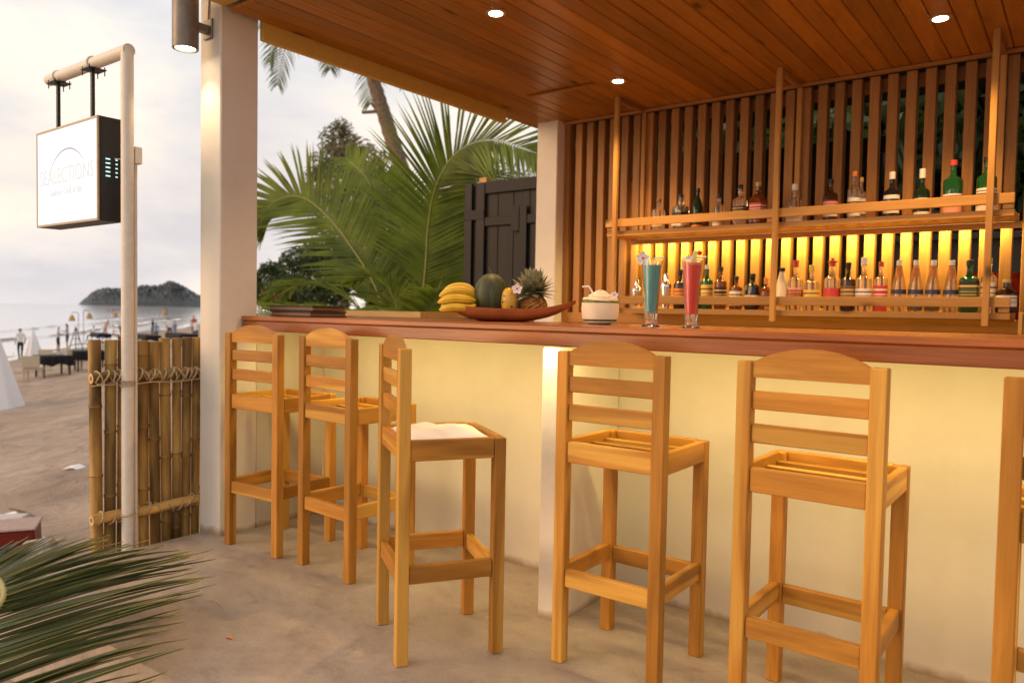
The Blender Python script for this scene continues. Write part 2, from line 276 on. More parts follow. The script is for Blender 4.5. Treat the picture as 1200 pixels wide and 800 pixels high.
# ------------------------------------------------------------------ mesh helpers
class MB:
    def __init__(s): s.v = []; s.f = []; s.m = []; s.slots = []
    def _mi(s, mat):
        if mat not in s.slots: s.slots.append(mat)
        return s.slots.index(mat)
    def add(s, vs, fs, mat=None):
        o = len(s.v); s.v += [tuple(v) for v in vs]; s.f += [tuple(i+o for i in f) for f in fs]; k = s._mi(mat) if mat else 0; s.m += [k]*len(fs); return s
    def box(s, a, b, c=0.0, mat=None):
        x0, y0, z0 = (min(a[i], b[i]) for i in range(3)); x1, y1, z1 = (max(a[i], b[i]) for i in range(3))
        if c <= 0:
            return s.add([(x0, y0, z0), (x1, y0, z0), (x1, y1, z0), (x0, y1, z0), (x0, y0, z1), (x1, y0, z1), (x1, y1, z1), (x0, y1, z1)],
                         [(3, 2, 1, 0), (4, 5, 6, 7), (0, 1, 5, 4), (1, 2, 6, 5), (2, 3, 7, 6), (3, 0, 4, 7)], mat)
        c = min(c, .45*min(x1-x0, y1-y0, z1-z0)); lo = (x0, y0, z0); hi = (x1, y1, z1); vs = []; idx = {}
        for sx in (0, 1):
            for sy in (0, 1):
                for sz in (0, 1):
                    sg = (sx, sy, sz)
                    for ax in range(3):
                        p = []
                        for k in range(3):
                            e = hi[k] if sg[k] else lo[k]
                            p.append(e if k == ax else e + (-c if sg[k] else c))
                        idx[(sg, ax)] = len(vs); vs.append(tuple(p))
        fs = []; ctr = V(((x0+x1)/2, (y0+y1)/2, (z0+z1)/2))
        def face(ids):
            ps = [V(vs[i]) for i in ids]; n = (ps[1]-ps[0]).cross(ps[2]-ps[0]); m = sum(ps, V())/len(ps)
            fs.append(tuple(ids) if n.dot(m-ctr) > 0 else tuple(reversed(ids)))
        for ax in range(3):
            o1, o2 = [k for k in range(3) if k != ax]
            for sd in (0, 1):
                q = []
                for a_, b_ in ((0, 0), (1, 0), (1, 1), (0, 1)):
                    sg = [0, 0, 0]; sg[ax] = sd; sg[o1] = a_; sg[o2] = b_; q.append(idx[(tuple(sg), ax)])
                face(q)
        for ax in range(3):
            o1, o2 = [k for k in range(3) if k != ax]
            for a_ in (0, 1):
                for b_ in (0, 1):
                    s0 = [0]*3; s1 = [0]*3; s1[ax] = 1
                    for z_ in (s0, s1): z_[o1] = a_; z_[o2] = b_
                    face([idx[(tuple(s0), o1)], idx[(tuple(s1), o1)], idx[(tuple(s1), o2)], idx[(tuple(s0), o2)]])
        for sx in (0, 1):
            for sy in (0, 1):
                for sz in (0, 1): face([idx[((sx, sy, sz), k)] for k in range(3)])
        return s.add(vs, fs, mat)
    def tube(s, pts, rad, n=8, mat=None, caps=True, flat=1.0):
        pts = [V(p) for p in pts]; k = len(pts)
        if not isinstance(rad, (list, tuple)): rad = [rad]*k
        t0 = (pts[1]-pts[0]).normalized(); h = V((0, 0, 1)) if abs(t0.z) < .9 else V((1, 0, 0))
        u = t0.cross(h).normalized(); vs = []; fs = []
        for i in range(k):
            t = (pts[min(i+1, k-1)]-pts[max(i-1, 0)]).normalized(); u = (u - t*u.dot(t)).normalized(); w_ = t.cross(u)
            for j in range(n):
                a = 2*math.pi*j/n; vs.append(pts[i]+u*(math.cos(a)*rad[i])+w_*(math.sin(a)*rad[i]*flat))
        for i in range(k-1):
            for j in range(n):
                a, b = i*n+j, i*n+(j+1) % n; fs.append((a, b, b+n, a+n))
        if caps: fs.append(tuple(reversed(range(n)))); fs.append(tuple(range((k-1)*n, k*n)))
        return s.add(vs, fs, mat)
    def lathe(s, prof, n=20, mat=None, c=(0, 0, 0), sq=0, close=True):
        vs = []; fs = []; k = len(prof)
        for r, z in prof:
            for j in range(n):
                a = 2*math.pi*(j+.5)/n; q = 1.0
                if sq: q = 1/((abs(math.cos(a))**sq+abs(math.sin(a))**sq)**(1/sq))
                vs.append((c[0]+r*q*math.cos(a), c[1]+r*q*math.sin(a), c[2]+z))
        for i in range(k-1):
            for j in range(n):
                a, b = i*n+j, i*n+(j+1) % n; fs.append((a, b, b+n, a+n))
        if close: fs.append(tuple(reversed(range(n)))); fs.append(tuple(range((k-1)*n, k*n)))
        return s.add(vs, fs, mat)
    def build(s, name, mat=None, parent=None, smooth=False, loc=None, rot=None):
        me = bpy.data.meshes.new(name); me.from_pydata(s.v, [], s.f)
        for m_ in (s.slots or [mat]): me.materials.append(M[m_])
        if s.slots and len(s.slots) > 1: me.polygons.foreach_set('material_index', s.m)
        if smooth:
            me.polygons.foreach_set('use_smooth', [True]*len(me.polygons)); me.set_sharp_from_angle(angle=math.radians(40))
        me.update(); return link(name, me, parent, loc, rot)
def link(name, me, parent=None, loc=None, rot=None):
    o = bpy.data.objects.new(name, me); COL.objects.link(o); o.parent = parent
    if loc is not None: o.location = loc
    if rot is not None: o.rotation_euler = rot
    return o
def tag(o, label, cat, group=None):
    o['label'] = label; o['category'] = cat
    if group: o['group'] = group
    return o
def thing(name, label, cat, loc=(0, 0, 0), rotz=0, group=None):
    o = bpy.data.objects.new(name, None); COL.objects.link(o); o.location = loc; o.rotation_euler = (0, 0, rotz); o.empty_display_size = .1
    return tag(o, label, cat, group)
def struct(o): o['kind'] = 'structure'; return o
def stuff(o): o['kind'] = 'stuff'; return o
def dup(root, loc, rotz=0, label=None, group=None, scale=None):
    r = root.copy(); COL.objects.link(r); r.location = loc; r.rotation_euler = (0, 0, rotz)
    if scale: r.scale = (scale,)*3
    if label: r['label'] = label
    if group: r['group'] = group
    for ch in list(root.children):
        c = ch.copy(); COL.objects.link(c); c.parent = r
        for g in ch.children:
            d = g.copy(); COL.objects.link(d); d.parent = c
    return r
def bx(name, a, b, mat, parent=None, c=.003): return MB().box(a, b, c).build(name, mat, parent)
def bez(pts, n):
    pts = [V(p) for p in pts]; out = []
    k = len(pts)-1
    for i in range(n):
        t = i/(n-1)*k; j = min(int(t), k-1); f = t-j
        p0, p1, p2, p3 = pts[max(j-1, 0)], pts[j], pts[j+1], pts[min(j+2, k)]
        out.append(.5*((2*p1)+(p2-p0)*f+(2*p0-5*p1+4*p2-p3)*f*f+(3*p1-p0-3*p2+p3)*f**3))
    return out

# ------------------------------------------------------------------ terrain, sea, island
WZ = -1.9; SA = V((-50.866, 16.994)); ST = V((-.806, .591)); SN = V((.591, .806)); D0 = 15.58
def sdist(x, y): return (x-SA.x)*SN.x+(y-SA.y)*SN.y
def bzz(x, y):
    s = max(sdist(x, y), -60)/D0
    if s < 0: return WZ+3.0*s
    return WZ+(-.35-WZ)*min(s, 1.05)**1.8
def march(px, py):
    d = ray(px, py); t = 1.0
    while t < 300:
        P = CC+d*t
        if P.z < bzz(P.x, P.y): return P
        t += .04
    return P
def foot(px, head_py, h):
    best = None
    for k in range(386*2, 416*2):
        P = march(px, k/2)
        if P.z < WZ-.3: continue
        e = abs(pix(P+V((0, 0, h)))[1]-head_py)
        if best is None or e < best[0]: best = (e, P)
    return best[1]
def make_beach():
    al = np.concatenate([np.linspace(-400, -80, 12), np.linspace(-75, 64, 260), np.linspace(68, 500, 40)])
    dd = np.concatenate([np.linspace(-60, -2, 14), np.linspace(-1.5, 22, 80), np.linspace(24, 300, 20)])
    vs = []; fs = []
    for i, a in enumerate(al):
        for j, d in enumerate(dd):
            x = SA.x-ST.x*a*1.0+SN.x*d; y = SA.y-ST.y*a+SN.y*d
            z = bzz(x, y)
            if d > .5 and abs(a) < 200:
                z += .035*math.sin(x*1.3+1.7*math.sin(y*.9))*math.sin(y*1.7+x*.4)+.02*math.sin(3.1*x+y*2.3)
            z += .10*math.sin(a*.11)*math.exp(-(d/3)**2)
            vs.append((x, y, z))
    n = len(dd)
    for i in range(len(al)-1):
        for j in range(n-1): a = i*n+j; fs.append((a, a+1, a+n+1, a+n))
    o = MB().add(vs, fs).build('sand_beach', 'sand', smooth=True); struct(o)
make_beach()
def make_sea():
    al = np.concatenate([np.linspace(-6000, -300, 10), np.linspace(-250, 60, 110), np.linspace(100, 6000, 10)])
    dd = np.concatenate([np.array([-6200, -4000, -2500, -1000, -500, -250, -150]), np.linspace(-110, 4, 110)])
    vs = []; fs = []
    for a in al:
        for d in dd:
            x = SA.x-ST.x*a+SN.x*d; y = SA.y-ST.y*a+SN.y*d; z = WZ
            if d > -110 and -250 <= a <= 60:
                amp = .06*math.exp(-((d+16)/14)**2)+.05*math.exp(-((d+45)/22)**2)
                z += amp*max(0, math.sin(d*.55+1.2*math.sin(a*.03)+.6*math.sin(a*.013+1)))**2
            vs.append((x, y, z))
    n = len(dd)
    for i in range(len(al)-1):
        for j in range(n-1): a = i*n+j; fs.append((a, a+1, a+n+1, a+n))
    struct(MB().add(vs, fs).build('sea', 'sea', smooth=True))
make_sea()
def make_foam():   # lace of foam along the wash line
    plain('foam', (.80, .78, .76), .9, var=.03)
    mb = MB()
    for k, (d0, wd, ph) in enumerate(((1.1, .9, 0), (-6.5, .7, 2), (-15, .55, 4))):
        pts = []
        for i in range(160):
            a = -130+i*1.0; d = d0+.7*math.sin(a*.17+ph)+.3*math.sin(a*.61+ph)
            wdt = wd*(.35+.65*abs(math.sin(a*.23+ph*2)))
            for e in (-1, 1):
                dd = d+e*wdt; x = SA.x-ST.x*a+SN.x*dd; y = SA.y-ST.y*a+SN.y*dd
                pts.append((x, y, max(bzz(x, y), WZ+(.0 if k == 0 else .16))+.03))
        mb.add(pts, [(2*i, 2*i+1, 2*i+3, 2*i+2) for i in range(159)])
    o = mb.build('sea_foam', 'foam'); stuff(o); o['label'] = 'thin white foam line along the shallow water edge'; o['category'] = 'foam'
make_foam()
def make_island():
    D = 2600.; prof = [(92, 356), (100, 350), (108, 343), (115, 340), (125, 338), (136, 339), (146, 338), (158, 337), (168, 335), (180, 336), (188, 335), (196, 331), (203, 331), (212, 335), (221, 340), (232, 346), (245, 350), (262, 356.5)]
    def top(px):
        for (a, b), (c, d) in zip(prof, prof[1:]):
            if a <= px <= c: return b+(d-b)*(px-a)/(c-a)
        return 357
    nx, ny = 200, 26; vs = []; fs = []; r2 = np.random.default_rng(5)
    base = []
    for i in range(nx):
        px = 92+170*i/(nx-1); t = top(px); d = ray(px, 357); d = V((d.x, d.y, 0)); zt = CH+(ray(px, t).z)*D
        h = max(zt-WZ, 0)
        for j in range(ny):
            v = j/(ny-1); prof_h = math.sin(math.pi*v)**.8
            jit = 1+.16*(r2.random()-.5)*(1 if 0 < j < ny-1 else 0)
            vs.append((d.x*D*(1+.12*(v-.5)), d.y*D*(1+.12*(v-.5)), WZ-.5+h*prof_h*jit+(r2.random()*4.0 if .1 < v < .9 and 3 < i < nx-3 else 0)))
    for i in range(nx-1):
        for j in range(ny-1): a = i*ny+j; fs.append((a, a+1, a+ny+1, a+ny))
    struct(MB().add(vs, fs).build('island', 'island_leaf'))
make_island()

# terrace
def make_terrace():
    bm = bmesh.new(); r2 = random.Random(3)
    xs = [-3.745+i*.12 for i in range(50)]; ys = [1.25+i*.12 for i in range(34)]
    def P(x, y, z, e): return (x+e*r2.uniform(-.012, .012), y+e*r2.uniform(-.012, .012), z)
    vs = []; fs = []; nx, ny = len(xs), len(ys)
    for i, x in enumerate(xs):
        for j, y in enumerate(ys):
            edge = i == 0 or j == 0
            vs.append(P(x, y, -.012 if edge else 0, 1 if edge else 0))
    for i in range(nx-1):
        for j in range(ny-1): a = i*ny+j; fs.append((a, a+ny, a+ny+1, a+1))
    # sides
    ring = [i*ny for i in range(nx)][::-1] + [j for j in range(1, ny)]
    o = len(vs)
    for k in ring: x, y, z = vs[k]; vs.append((x-(.02 if k < ny else 0), y-(.02 if k % ny == 0 else 0), -.9))
    for q in range(len(ring)-1): fs.append((ring[q], o+q, o+q+1, ring[q+1]) if False else (ring[q+1], o+q+1, o+q, ring[q]))
    struct(MB().add(vs, fs).build('terrace_floor', 'concrete', smooth=True)); bm.free()
make_terrace()

# ------------------------------------------------------------------ pavilion: columns, roof, lamps
CZ = 2.70
col = thing('column', 'white plastered column with a cylinder lamp at the front corner of the bar', 'column', (-3.655, 2.29, 0))
MB().box((-.095, -.11, -.02), (.095, .11, 3.0), .006).build('shaft', 'column_plaster', col)
bp_ = thing('column', 'pale plastered column behind the fruit bowl, beside the dark board fence', 'column', (-3.445, 5.02, 0))
MB().box((-.098, -.09, -.02), (.098, .09, CZ+.1), .006).build('shaft', 'column_plaster', bp_)
roof = thing('pavilion_roof', 'varnished pine board ceiling of the bar with a yellow edge beam', 'roof', (-.9, 3.6, CZ))
plain('beam_paint', (.68, .46, .10), .6, var=.05)
pl = MB().box((-.0488, -1.43, 0), (.0488, 1.43, .02), .005)
first = None; x = -3.52+.0505
while x < 1.8:
    if first is None: first = pl.build('ceiling_board', 'ceiling_pine_y', roof, loc=(x+.9, 3.635-3.6, 0)); pm = first.data
    else: link('ceiling_board', pm, roof, (x+.9, 3.635-3.6, 0))
    x += .1013
def rp(name, a, b, mat, c=.003):
    off = V((-.9, 3.6, CZ)); return MB().box(V(a)-off, V(b)-off, c).build(name, mat, roof)
rp('edge_beam', (-3.558, 2.405, 2.612), (-3.522, 4.50, 2.95), 'beam_paint')
rp('front_beam', (-3.555, 2.0, 2.725), (1.85, 2.2, 2.95), 'beam_paint')
rp('eave_board', (-3.66, 4.502, 2.705), (-3.522, 5.2, 2.76), 'ceiling_pine_y')
rp('roof_deck', (-3.95, 1.75, 2.955), (2.0, 6.7, 3.03), 'dark_wood')  # rear overhang lengthened out of view to shade the garden behind the slats
rp('wall_trim', (-3.34, 5.0, 2.678), (1.8, 5.035, 2.698), 'slat_x')
rp('patch_batten', (-3.15, 4.25, 2.682), (-2.62, 4.285, 2.698), 'ceiling_pine_x')
def downlight(x, y, label, power=80):
    d = thing('ceiling_downlight', label, 'downlight', (x, y, CZ), 0, 'recessed ceiling downlights')
    MB().lathe([(.036, -.001), (.052, -.001), (.054, -.006), (.050, -.009), (.036, -.009), (.036, -.001)], 24, close=False).build('trim_ring', 'ring_metal', d, True)
    MB().lathe([(.004, -.013), (.034, -.012), (.034, -.002), (.004, -.002)], 20).build('lens', 'bulb', d, True)
    l = bpy.data.lights.new('lamp', 'SPOT'); l.energy = power; l.color = WARM; l.spot_size = math.radians(120); l.spot_blend = .8; l.shadow_soft_size = .035
    lo = bpy.data.objects.new('lamp_light', l); COL.objects.link(lo); lo.parent = d; lo.location = (0, 0, -.03)
downlight(-2.42, 2.99, 'recessed downlight over the counter beside the menu folders')
downlight(-2.46, 4.30, 'recessed downlight beside the ceiling batten at the bottle shelf')
downlight(-.64, 4.30, 'recessed downlight above the green bottles of the shelf')
downlight(-.64, 2.99, 'recessed downlight over the counter between the wooden stools')
# column lamp
cl = thing('wall_lamp', 'grey up and down cylinder lamp bracketed to the white column', 'lamp', (-3.665, 2.05, 2.49))
MB().lathe([(.052, 0.0), (.062, 0), (.063, .003), (.063, .262), (.060, .27), (.052, .27), (.052, .262)], 28, close=False).build('lamp_body', 'grey_metal', cl, True)
MB().lathe([(.003, .012), (.051, .010), (.051, .02), (.003, .02)], 20).build('lens', 'bulb', cl, True)
MB().box((-.02, .055, .11), (.02, .12, .15), .003).build('bracket', 'grey_metal', cl)
MB().box((-.04, .118, .085), (.04, .1285, .185), .003).build('wall_plate', 'grey_metal', cl)
MB().tube([(.0, .124, .185), (.005, .126, .3), (.0, .126, .45)], .004, 6).build('cable', 'grey_metal', cl)
sl = bpy.data.lights.new('lamp', 'SPOT'); sl.energy = 11; sl.color = (1, .78, .5); sl.spot_size = math.radians(95); sl.spot_blend = .6; sl.shadow_soft_size = .04
slo = bpy.data.objects.new('lamp_light', sl); COL.objects.link(slo); slo.parent = cl; slo.location = (0, 0, -.005)

# ------------------------------------------------------------------ counter
CT = 1.153; CF, CB = 2.30, 3.22
ctr = thing('bar_counter', 'long red brown wooden bar counter on a cream plastered base', 'bar counter', (-1, 2.85, 0))
def cp(name, a, b, mat, c=.004):
    off = V((-1, 2.85, 0)); return MB().box(V(a)-off, V(b)-off, c).build(name, mat, ctr)
cp('base_wall', (-3.56, 2.85, -.01), (1.6, 3.0, 1.076), 'bar_plaster')
cp('support_pier', (-1.682, 2.40, -.01), (-1.588, 2.849, 1.066), 'column_plaster', .008)
cp('return_wall', (-3.655, 2.402, -.01), (-3.563, 2.849, 1.076), 'bar_plaster')
cp('plinth', (-3.555, 2.80, -.01), (-3.30, 2.849, .11), 'bar_plaster', .008)
cp('counter_top', (-3.555, CF, 1.130), (1.6, CF+.305, CT), 'red_wood_x')
cp('counter_top', (-3.555, CF+.307, 1.130), (1.6, CF+.612, CT), 'red_wood_x')
cp('counter_top', (-3.555, CF+.614, 1.130), (1.6, CB, CT), 'red_wood_x')
cp('apron', (-3.555, CF+.003, 1.077), (1.6, CF+.033, 1.128), 'red_wood_x')
cp('bearer', (-3.555, CF+.05, 1.088), (1.6, CB-.05, 1.128), 'red_wood_x')
cp('led_strip', (-3.4, 2.3355, 1.080), (1.55, 2.3475, 1.0875), 'led', .001)
al = bpy.data.lights.new('led', 'AREA'); al.shape = 'RECTANGLE'; al.size = 1.75; al.size_y = .03; al.energy = 9; al.color = LED
al.size = 4.9; al.energy = 24; al.color = (1, .79, .28)
ao = bpy.data.objects.new('led_light', al); COL.objects.link(ao); ao.parent = ctr; ao.location = V((-.93, 2.342, 1.078))-V((-1, 2.85, 0)); ao.rotation_euler = (math.radians(35), 0, 0)

# ------------------------------------------------------------------ slat screen, back bar, shelf
scr = thing('slat_screen', 'screen wall of upright brown wooden slats behind the bottles', 'slat wall', (-1, 5.05, 0))
off = V((-1, 5.05, 0))
sm = MB().box((-.0285, 0, 1.1), (.0285, .075, CZ-.022), .003); fs_ = None; x = -3.226
while x < 1.7:
    if fs_ is None: fs_ = sm.build('slat', 'slat_z', scr, loc=(x+1, 0, 0)); smm = fs_.data
    else: link('slat', smm, scr, (x+1, 0, 0))
    x += .1016
MB().box(V((-3.34, 5.04, 1.128))-off, V((1.7, 5.085, 1.205))-off, .003).build('base_board', 'ceiling_pine_x', scr)
for k in range(7): MB().box(V((-3.34, 5.05, .02+k*.158))-off, V((1.7, 5.08, .174+k*.158))-off, .003).build('base_board', 'ceiling_pine_x', scr)
MB().box(V((-3.34, 5.126, 2.60))-off, V((1.7, 5.16, 2.68))-off, .003).build('back_rail', 'slat_x', scr)
MB().box(V((-3.345, 5.03, 1.1))-off, V((-3.30, 5.12, 2.69))-off, .003).build('end_post', 'slat_z', scr)
MB().box(V((-2.84+.02, 5.10, 1.2))-off, V((-2.60, 5.115, 2.2))-off, .003).build('back_panel', 'slat_z', scr)
bk = thing('back_bar', 'low brown wooden work counter under the bottle shelf', 'counter', (-1, 4.8, 0))
bof = V((-1, 4.8, 0))
for k in range(12): MB().box(V((-3.3+k*.4, 4.5, 0.0))-bof, V((-2.905+k*.4, 4.53, .86))-bof, .003).build('front_panel', 'ceiling_pine_z', bk)
MB().box(V((-3.32, 4.47, .86))-bof, V((1.6, 5.035, .90))-bof, .003).build('top', 'red_wood_x', bk)
shf = thing('bottle_shelf', 'two tier pale pine bottle shelf hung from the ceiling on slim posts', 'shelf', (-1.5, 4.67, 1.2))
sof = V((-1.5, 4.67, 1.2))
def sp_(name, a, b, mat, c=.0025): return MB().box(V(a)-sof, V(b)-sof, c).build(name, mat, shf)
SX0, SX1 = -2.735, -.322
for z0, zr, nm in ((1.742, 1.806, 'u'), (1.205, 1.270, 'l')):
    xa = SX0 if nm == 'u' else -2.70
    for j in range(3): sp_('shelf_board', (xa, 4.672+j*.107, z0), (SX1, 4.776+j*.107, z0+.036), 'pine_x')
    sp_('guard_rail', (xa, 4.65, zr), (SX1, 4.669, zr+.053), 'pine_x')
    for xe in (xa+.001, -1.60, SX1-.054): sp_('rail_block', (xe, 4.672, z0+.038), (xe+.05, 4.69, zr+.05), 'pine_z')
    sp_('back_stop', (xa, 4.994, z0-.004), (SX1, 5.02, z0+.05), 'pine_x')
sp_('light_lip', (SX0+.05, 4.93, 1.706), (SX1+.02, 4.948, 1.740), 'pine_x')
for xp in (-2.65, -1.535, -.428):
    sp_('hanging_post', (xp-.016, 4.618, 1.17), (xp+.016, 4.648, CZ), 'pine_z')
    sp_('back_post', (xp-.016, 4.955, 2.0), (xp+.016, 4.99, CZ), 'pine_z') if False else None
    sp_('top_brace', (xp-.014, 4.65, CZ-.032), (xp+.014, 5.0, CZ-.002), 'slat_y')
    sp_('wall_post', (xp-.016, 5.022, 1.79), (xp+.016, 5.048, CZ-.024), 'pine_z')
sp_('led_strip', (SX0+.08, 4.965, 1.733), (SX1-.02, 4.985, 1.7405), 'led', .001)
a3 = bpy.data.lights.new('led', 'AREA'); a3.shape = 'RECTANGLE'; a3.size = 2.3; a3.size_y = .02; a3.energy = 24; a3.color = LED
ao = bpy.data.objects.new('led_light', a3); COL.objects.link(ao); ao.parent = shf; ao.location = V((-1.53, 4.975, 1.728))-sof; ao.rotation_euler = (math.radians(28), 0, 0)
# small wooden box at the right end of the shelf
wb = thing('wooden_box', 'small open pine box standing at the end of the bottle shelf', 'box', (-.2, 4.6, 1.0))
MB().box((-.08, -.02, -.10), (-.062, .2, .245), .002).build('side', 'pine_z', wb); MB().box((.18, -.02, -.10), (.198, .2, .245), .002).build('side', 'pine_z', wb)
MB().box((-.06, -.01, -.10), (.178, .0, .225), .002).build('front', 'pine_x', wb); MB().box((-.06, -.02, .227), (.178, .2, .245), .002).build('lid', 'pine_x', wb)
# red plastic tank seen through the slats
rt = thing('red_tank', 'rounded red tank half hidden behind the slats near the shelf end', 'tank', (-.42, 5.55, -.3))  # a rounded plastic bin
MB().lathe([(.02, 0), (.25, 0), (.27, .04), (.27, 1.68), (.25, 1.75), (.18, 1.79), (.02, 1.80)], 28).build('tank_body', 'red_tank', rt, True)
MB().lathe([(.272, 1.60), (.285, 1.61), (.285, 1.66), (.272, 1.67)], 28, close=False).build('tank_rim', 'red_tank', rt, True)

# ------------------------------------------------------------------ bottles
GL = {'clear': 'glass_clear', 'green': 'glass_green', 'dgreen': 'glass_dark_green', 'amber': 'glass_amber', 'brown': 'glass_brown', 'black': 'glass_black', 'cream': 'glass_cream', 'pale': 'glass_pale', 'blue': 'glass_blue', 'red': 'glass_red'}
def bottle(px, top, wpx, glass, cap, labels, label, shelf, style='round', capf=.10, neckf=.19, y=4.83, group=None, neck_label=None):
    zb = 1.7785 if shelf == 'u' else 1.2415
    P = on(px, top, 1, y); h = max(P.z-zb, .12); dep = pix((P.x, y, P.z))[2]; r = wpx*1.08*dep/F/2
    if style == 'square': r *= .92
    t = thing('bottle', label, 'bottle', (P.x, y, zb), random.uniform(-.3, .3), group or ('bottles on the upper shelf' if shelf == 'u' else 'bottles on the lower shelf'))
    sq = 5 if style == 'square' else 0; rn = r*.30
    hb = h*(1-neckf-capf-.10)
    if style == 'wine': prof = [(r*.3, .004), (r*.9, 0), (r, .01), (r, hb*.85), (r*.85, hb*1.02), (rn*1.1, hb*1.3), (rn, h*.86), (rn, h-.004)]
    elif style == 'cone': prof = [(r*.3, .004), (r*.92, 0), (r, .01), (r, hb*.72), (r*.78, hb*1.0), (r*.5, hb*1.3), (rn*1.05, hb*1.55), (rn, h*.86), (rn, h-.004)]
    elif style == 'squat': prof = [(r*.3, .004), (r*.94, 0), (r, .012), (r, h*.55), (r*.85, h*.66), (rn*1.2, h*.74), (rn, h*.8), (rn, h-.004)]
    else: prof = [(r*.3, .004), (r*.92, 0), (r, .01), (r, hb), (r*.93, hb+.012), (r*.6, hb+h*.07), (rn*1.05, hb+h*.13), (rn, h*(1-capf)-.01), (rn*1.15, h*(1-capf)-.004), (rn, h-.004)]
    if style == 'wine' : hb *= .85
    if style == 'cone': hb *= .72
    if style == 'squat': hb = h*.55
    MB().lathe(prof, 18, sq=sq).build('glass', GL[glass], t, True)
    ch = h*capf
    MB().lathe([(rn*1.12, h-ch), (rn*1.3, h-ch+.002), (rn*1.3, h-.002), (rn*1.15, h), (rn*.1, h)], 14).build('cap', 'label_'+cap, t, True)
    if neck_label: MB().lathe([(rn*1.16, h*.66), (rn*1.12, h*.86)], 14, close=False).build('neck_label', 'label_'+neck_label, t, True)
    for c, a, b in labels:
        lb_ = MB().lathe([(r*1.012, hb*a), (r*1.012, hb*b)], 18, sq=sq, close=False).build('label', 'label_'+c, t, True)
        if b-a > .3:
            dk = 'gold' if c in ('black', 'brown', 'navy') else ('white' if c == 'red' else 'brown')
            for q0, q1 in ((.70, .80), (.44, .50), (.30, .34)): MB().lathe([(r*1.016, hb*(a+(b-a)*q0)), (r*1.016, hb*(a+(b-a)*q1))], 18, sq=sq, close=False).build('label_band', 'label_'+dk, lb_, True)
    return t
B = bottle
B(772, 233, 14, 'clear', 'brown', [('cream', .25, .5)], 'clear spirit bottle with brown cap, at the left end of upper shelf', 'u')
B(798, 228, 17, 'clear', 'black', [('black', .55, .8), ('white', .2, .45)], 'broad clear bottle with black cap beside dark wine bottle', 'u', 'square')
B(818, 221, 12, 'dgreen', 'black', [('orange', .05, .2)], 'dark green wine bottle with sloping shoulders on upper shelf', 'u', 'wine')
B(843, 228, 13, 'clear', 'black', [('white', .1, .55)], 'clear bottle with black cap and low white label, upper shelf', 'u')
B(868, 216.7, 15, 'clear', 'black', [('black', .45, .8)], 'clear square bottle with broad black label, upper shelf', 'u', 'square')
B(889, 213.7, 17, 'amber', 'gold', [('red', .45, .85)], 'amber whisky bottle with red label and gold cap', 'u', 'square')
B(932, 215.7, 17, 'clear', 'white', [('white', .1, .5)], 'tall clear bottle with white cap and white label beside middle post', 'u', capf=.17)
B(974, 210, 15, 'brown', 'black', [('red', .5, .8), ('white', .2, .3)], 'dark reddish bottle with black cap on upper shelf', 'u')
B(1002, 201, 13, 'clear', 'orange', [('white', .15, .75)], 'slim clear bottle with orange cap and tall white label', 'u')
B(1010, 208, 10, 'clear', 'gold', [('white', .3, .85)], 'thin clear bottle with gold cap close behind orange capped bottle', 'u', y=4.92)
B(1046, 201.6, 16, 'black', 'white', [('white', .75, .9), ('white', .2, .6)], 'black bottle with white cap and two white label bands', 'u', capf=.16)
B(1081.5, 198, 16, 'dgreen', 'white', [('cream', .35, .75), ('white', .08, .2)], 'black green bottle with white neck and cream label', 'u', capf=.2)
B(1118, 188, 19, 'green', 'red', [('white', .45, .62), ('red', .50, .57), ('pink', .05, .25)], 'bright green bottle with red cap and red white label', 'u')
B(1157.7, 184, 19, 'green', 'black', [('white', .40, .72), ('red', .5, .58), ('white', .05, .22)], 'bright green bottle with black cap and white label', 'u')
B(797.5, 316, 14, 'brown', 'black', [('orange', .35, .85)], 'dark bottle with orange label behind the red cocktail', 'l')
B(815, 314, 13, 'dgreen', 'black', [('black', .2, .5)], 'dark bottle without bright label behind the red cocktail', 'l')
B(829, 310.5, 13, 'green', 'white', [('yellow', .3, .9)], 'green bottle with pale yellow label beside red cocktail', 'l')
B(845, 312.5, 13, 'amber', 'black', [('black', .35, .85)], 'amber bottle with black label and black cap, lower shelf', 'l')
B(863, 323.7, 14, 'amber', 'black', [('white', .2, .9)], 'amber bottle with large white label, lower shelf', 'l')
B(882.5, 320.5, 16, 'black', 'black', [('cream', .55, .65), ('brown', .2, .45)], 'black square whiskey bottle on lower shelf', 'l', 'square')
B(898, 325.7, 13, 'amber', 'orange', [('brown', .4, .8)], 'short amber bottle with orange cap beside middle post', 'l', 'squat', capf=.2)
B(917, 313.7, 15, 'cream', 'black', [('gold', .1, .45)], 'cream white liqueur bottle with black cap', 'l', 'cone')
B(933, 305, 16, 'clear', 'red', [('pink', .35, .8), ('orange', .5, .65)], 'tall clear bottle with red cap and pink orange label', 'l', capf=.14)
B(952, 310.7, 16, 'clear', 'yellow', [('yellow', .25, .8)], 'clear bottle with yellow cap and yellow label', 'l', capf=.14)
B(976, 306, 17, 'clear', 'red', [('red', .45, .75), ('yellow', .25, .42)], 'clear tequila bottle with red hat shaped cap', 'l')
B(994.6, 307.5, 15, 'brown', 'black', [('brown', .3, .85), ('cream', .55, .62)], 'dark brown bottle with brown label beside red hat bottle', 'l')
B(1013.3, 301.7, 17, 'clear', 'white', [('white', .3, .75)], 'clear bottle with white cap and white label, lower shelf', 'l', capf=.15)
B(1033, 306.6, 14, 'clear', 'red', [('red', .3, .85), ('red', .02, .2)], 'clear bottle with red cap and red label, lower shelf', 'l')
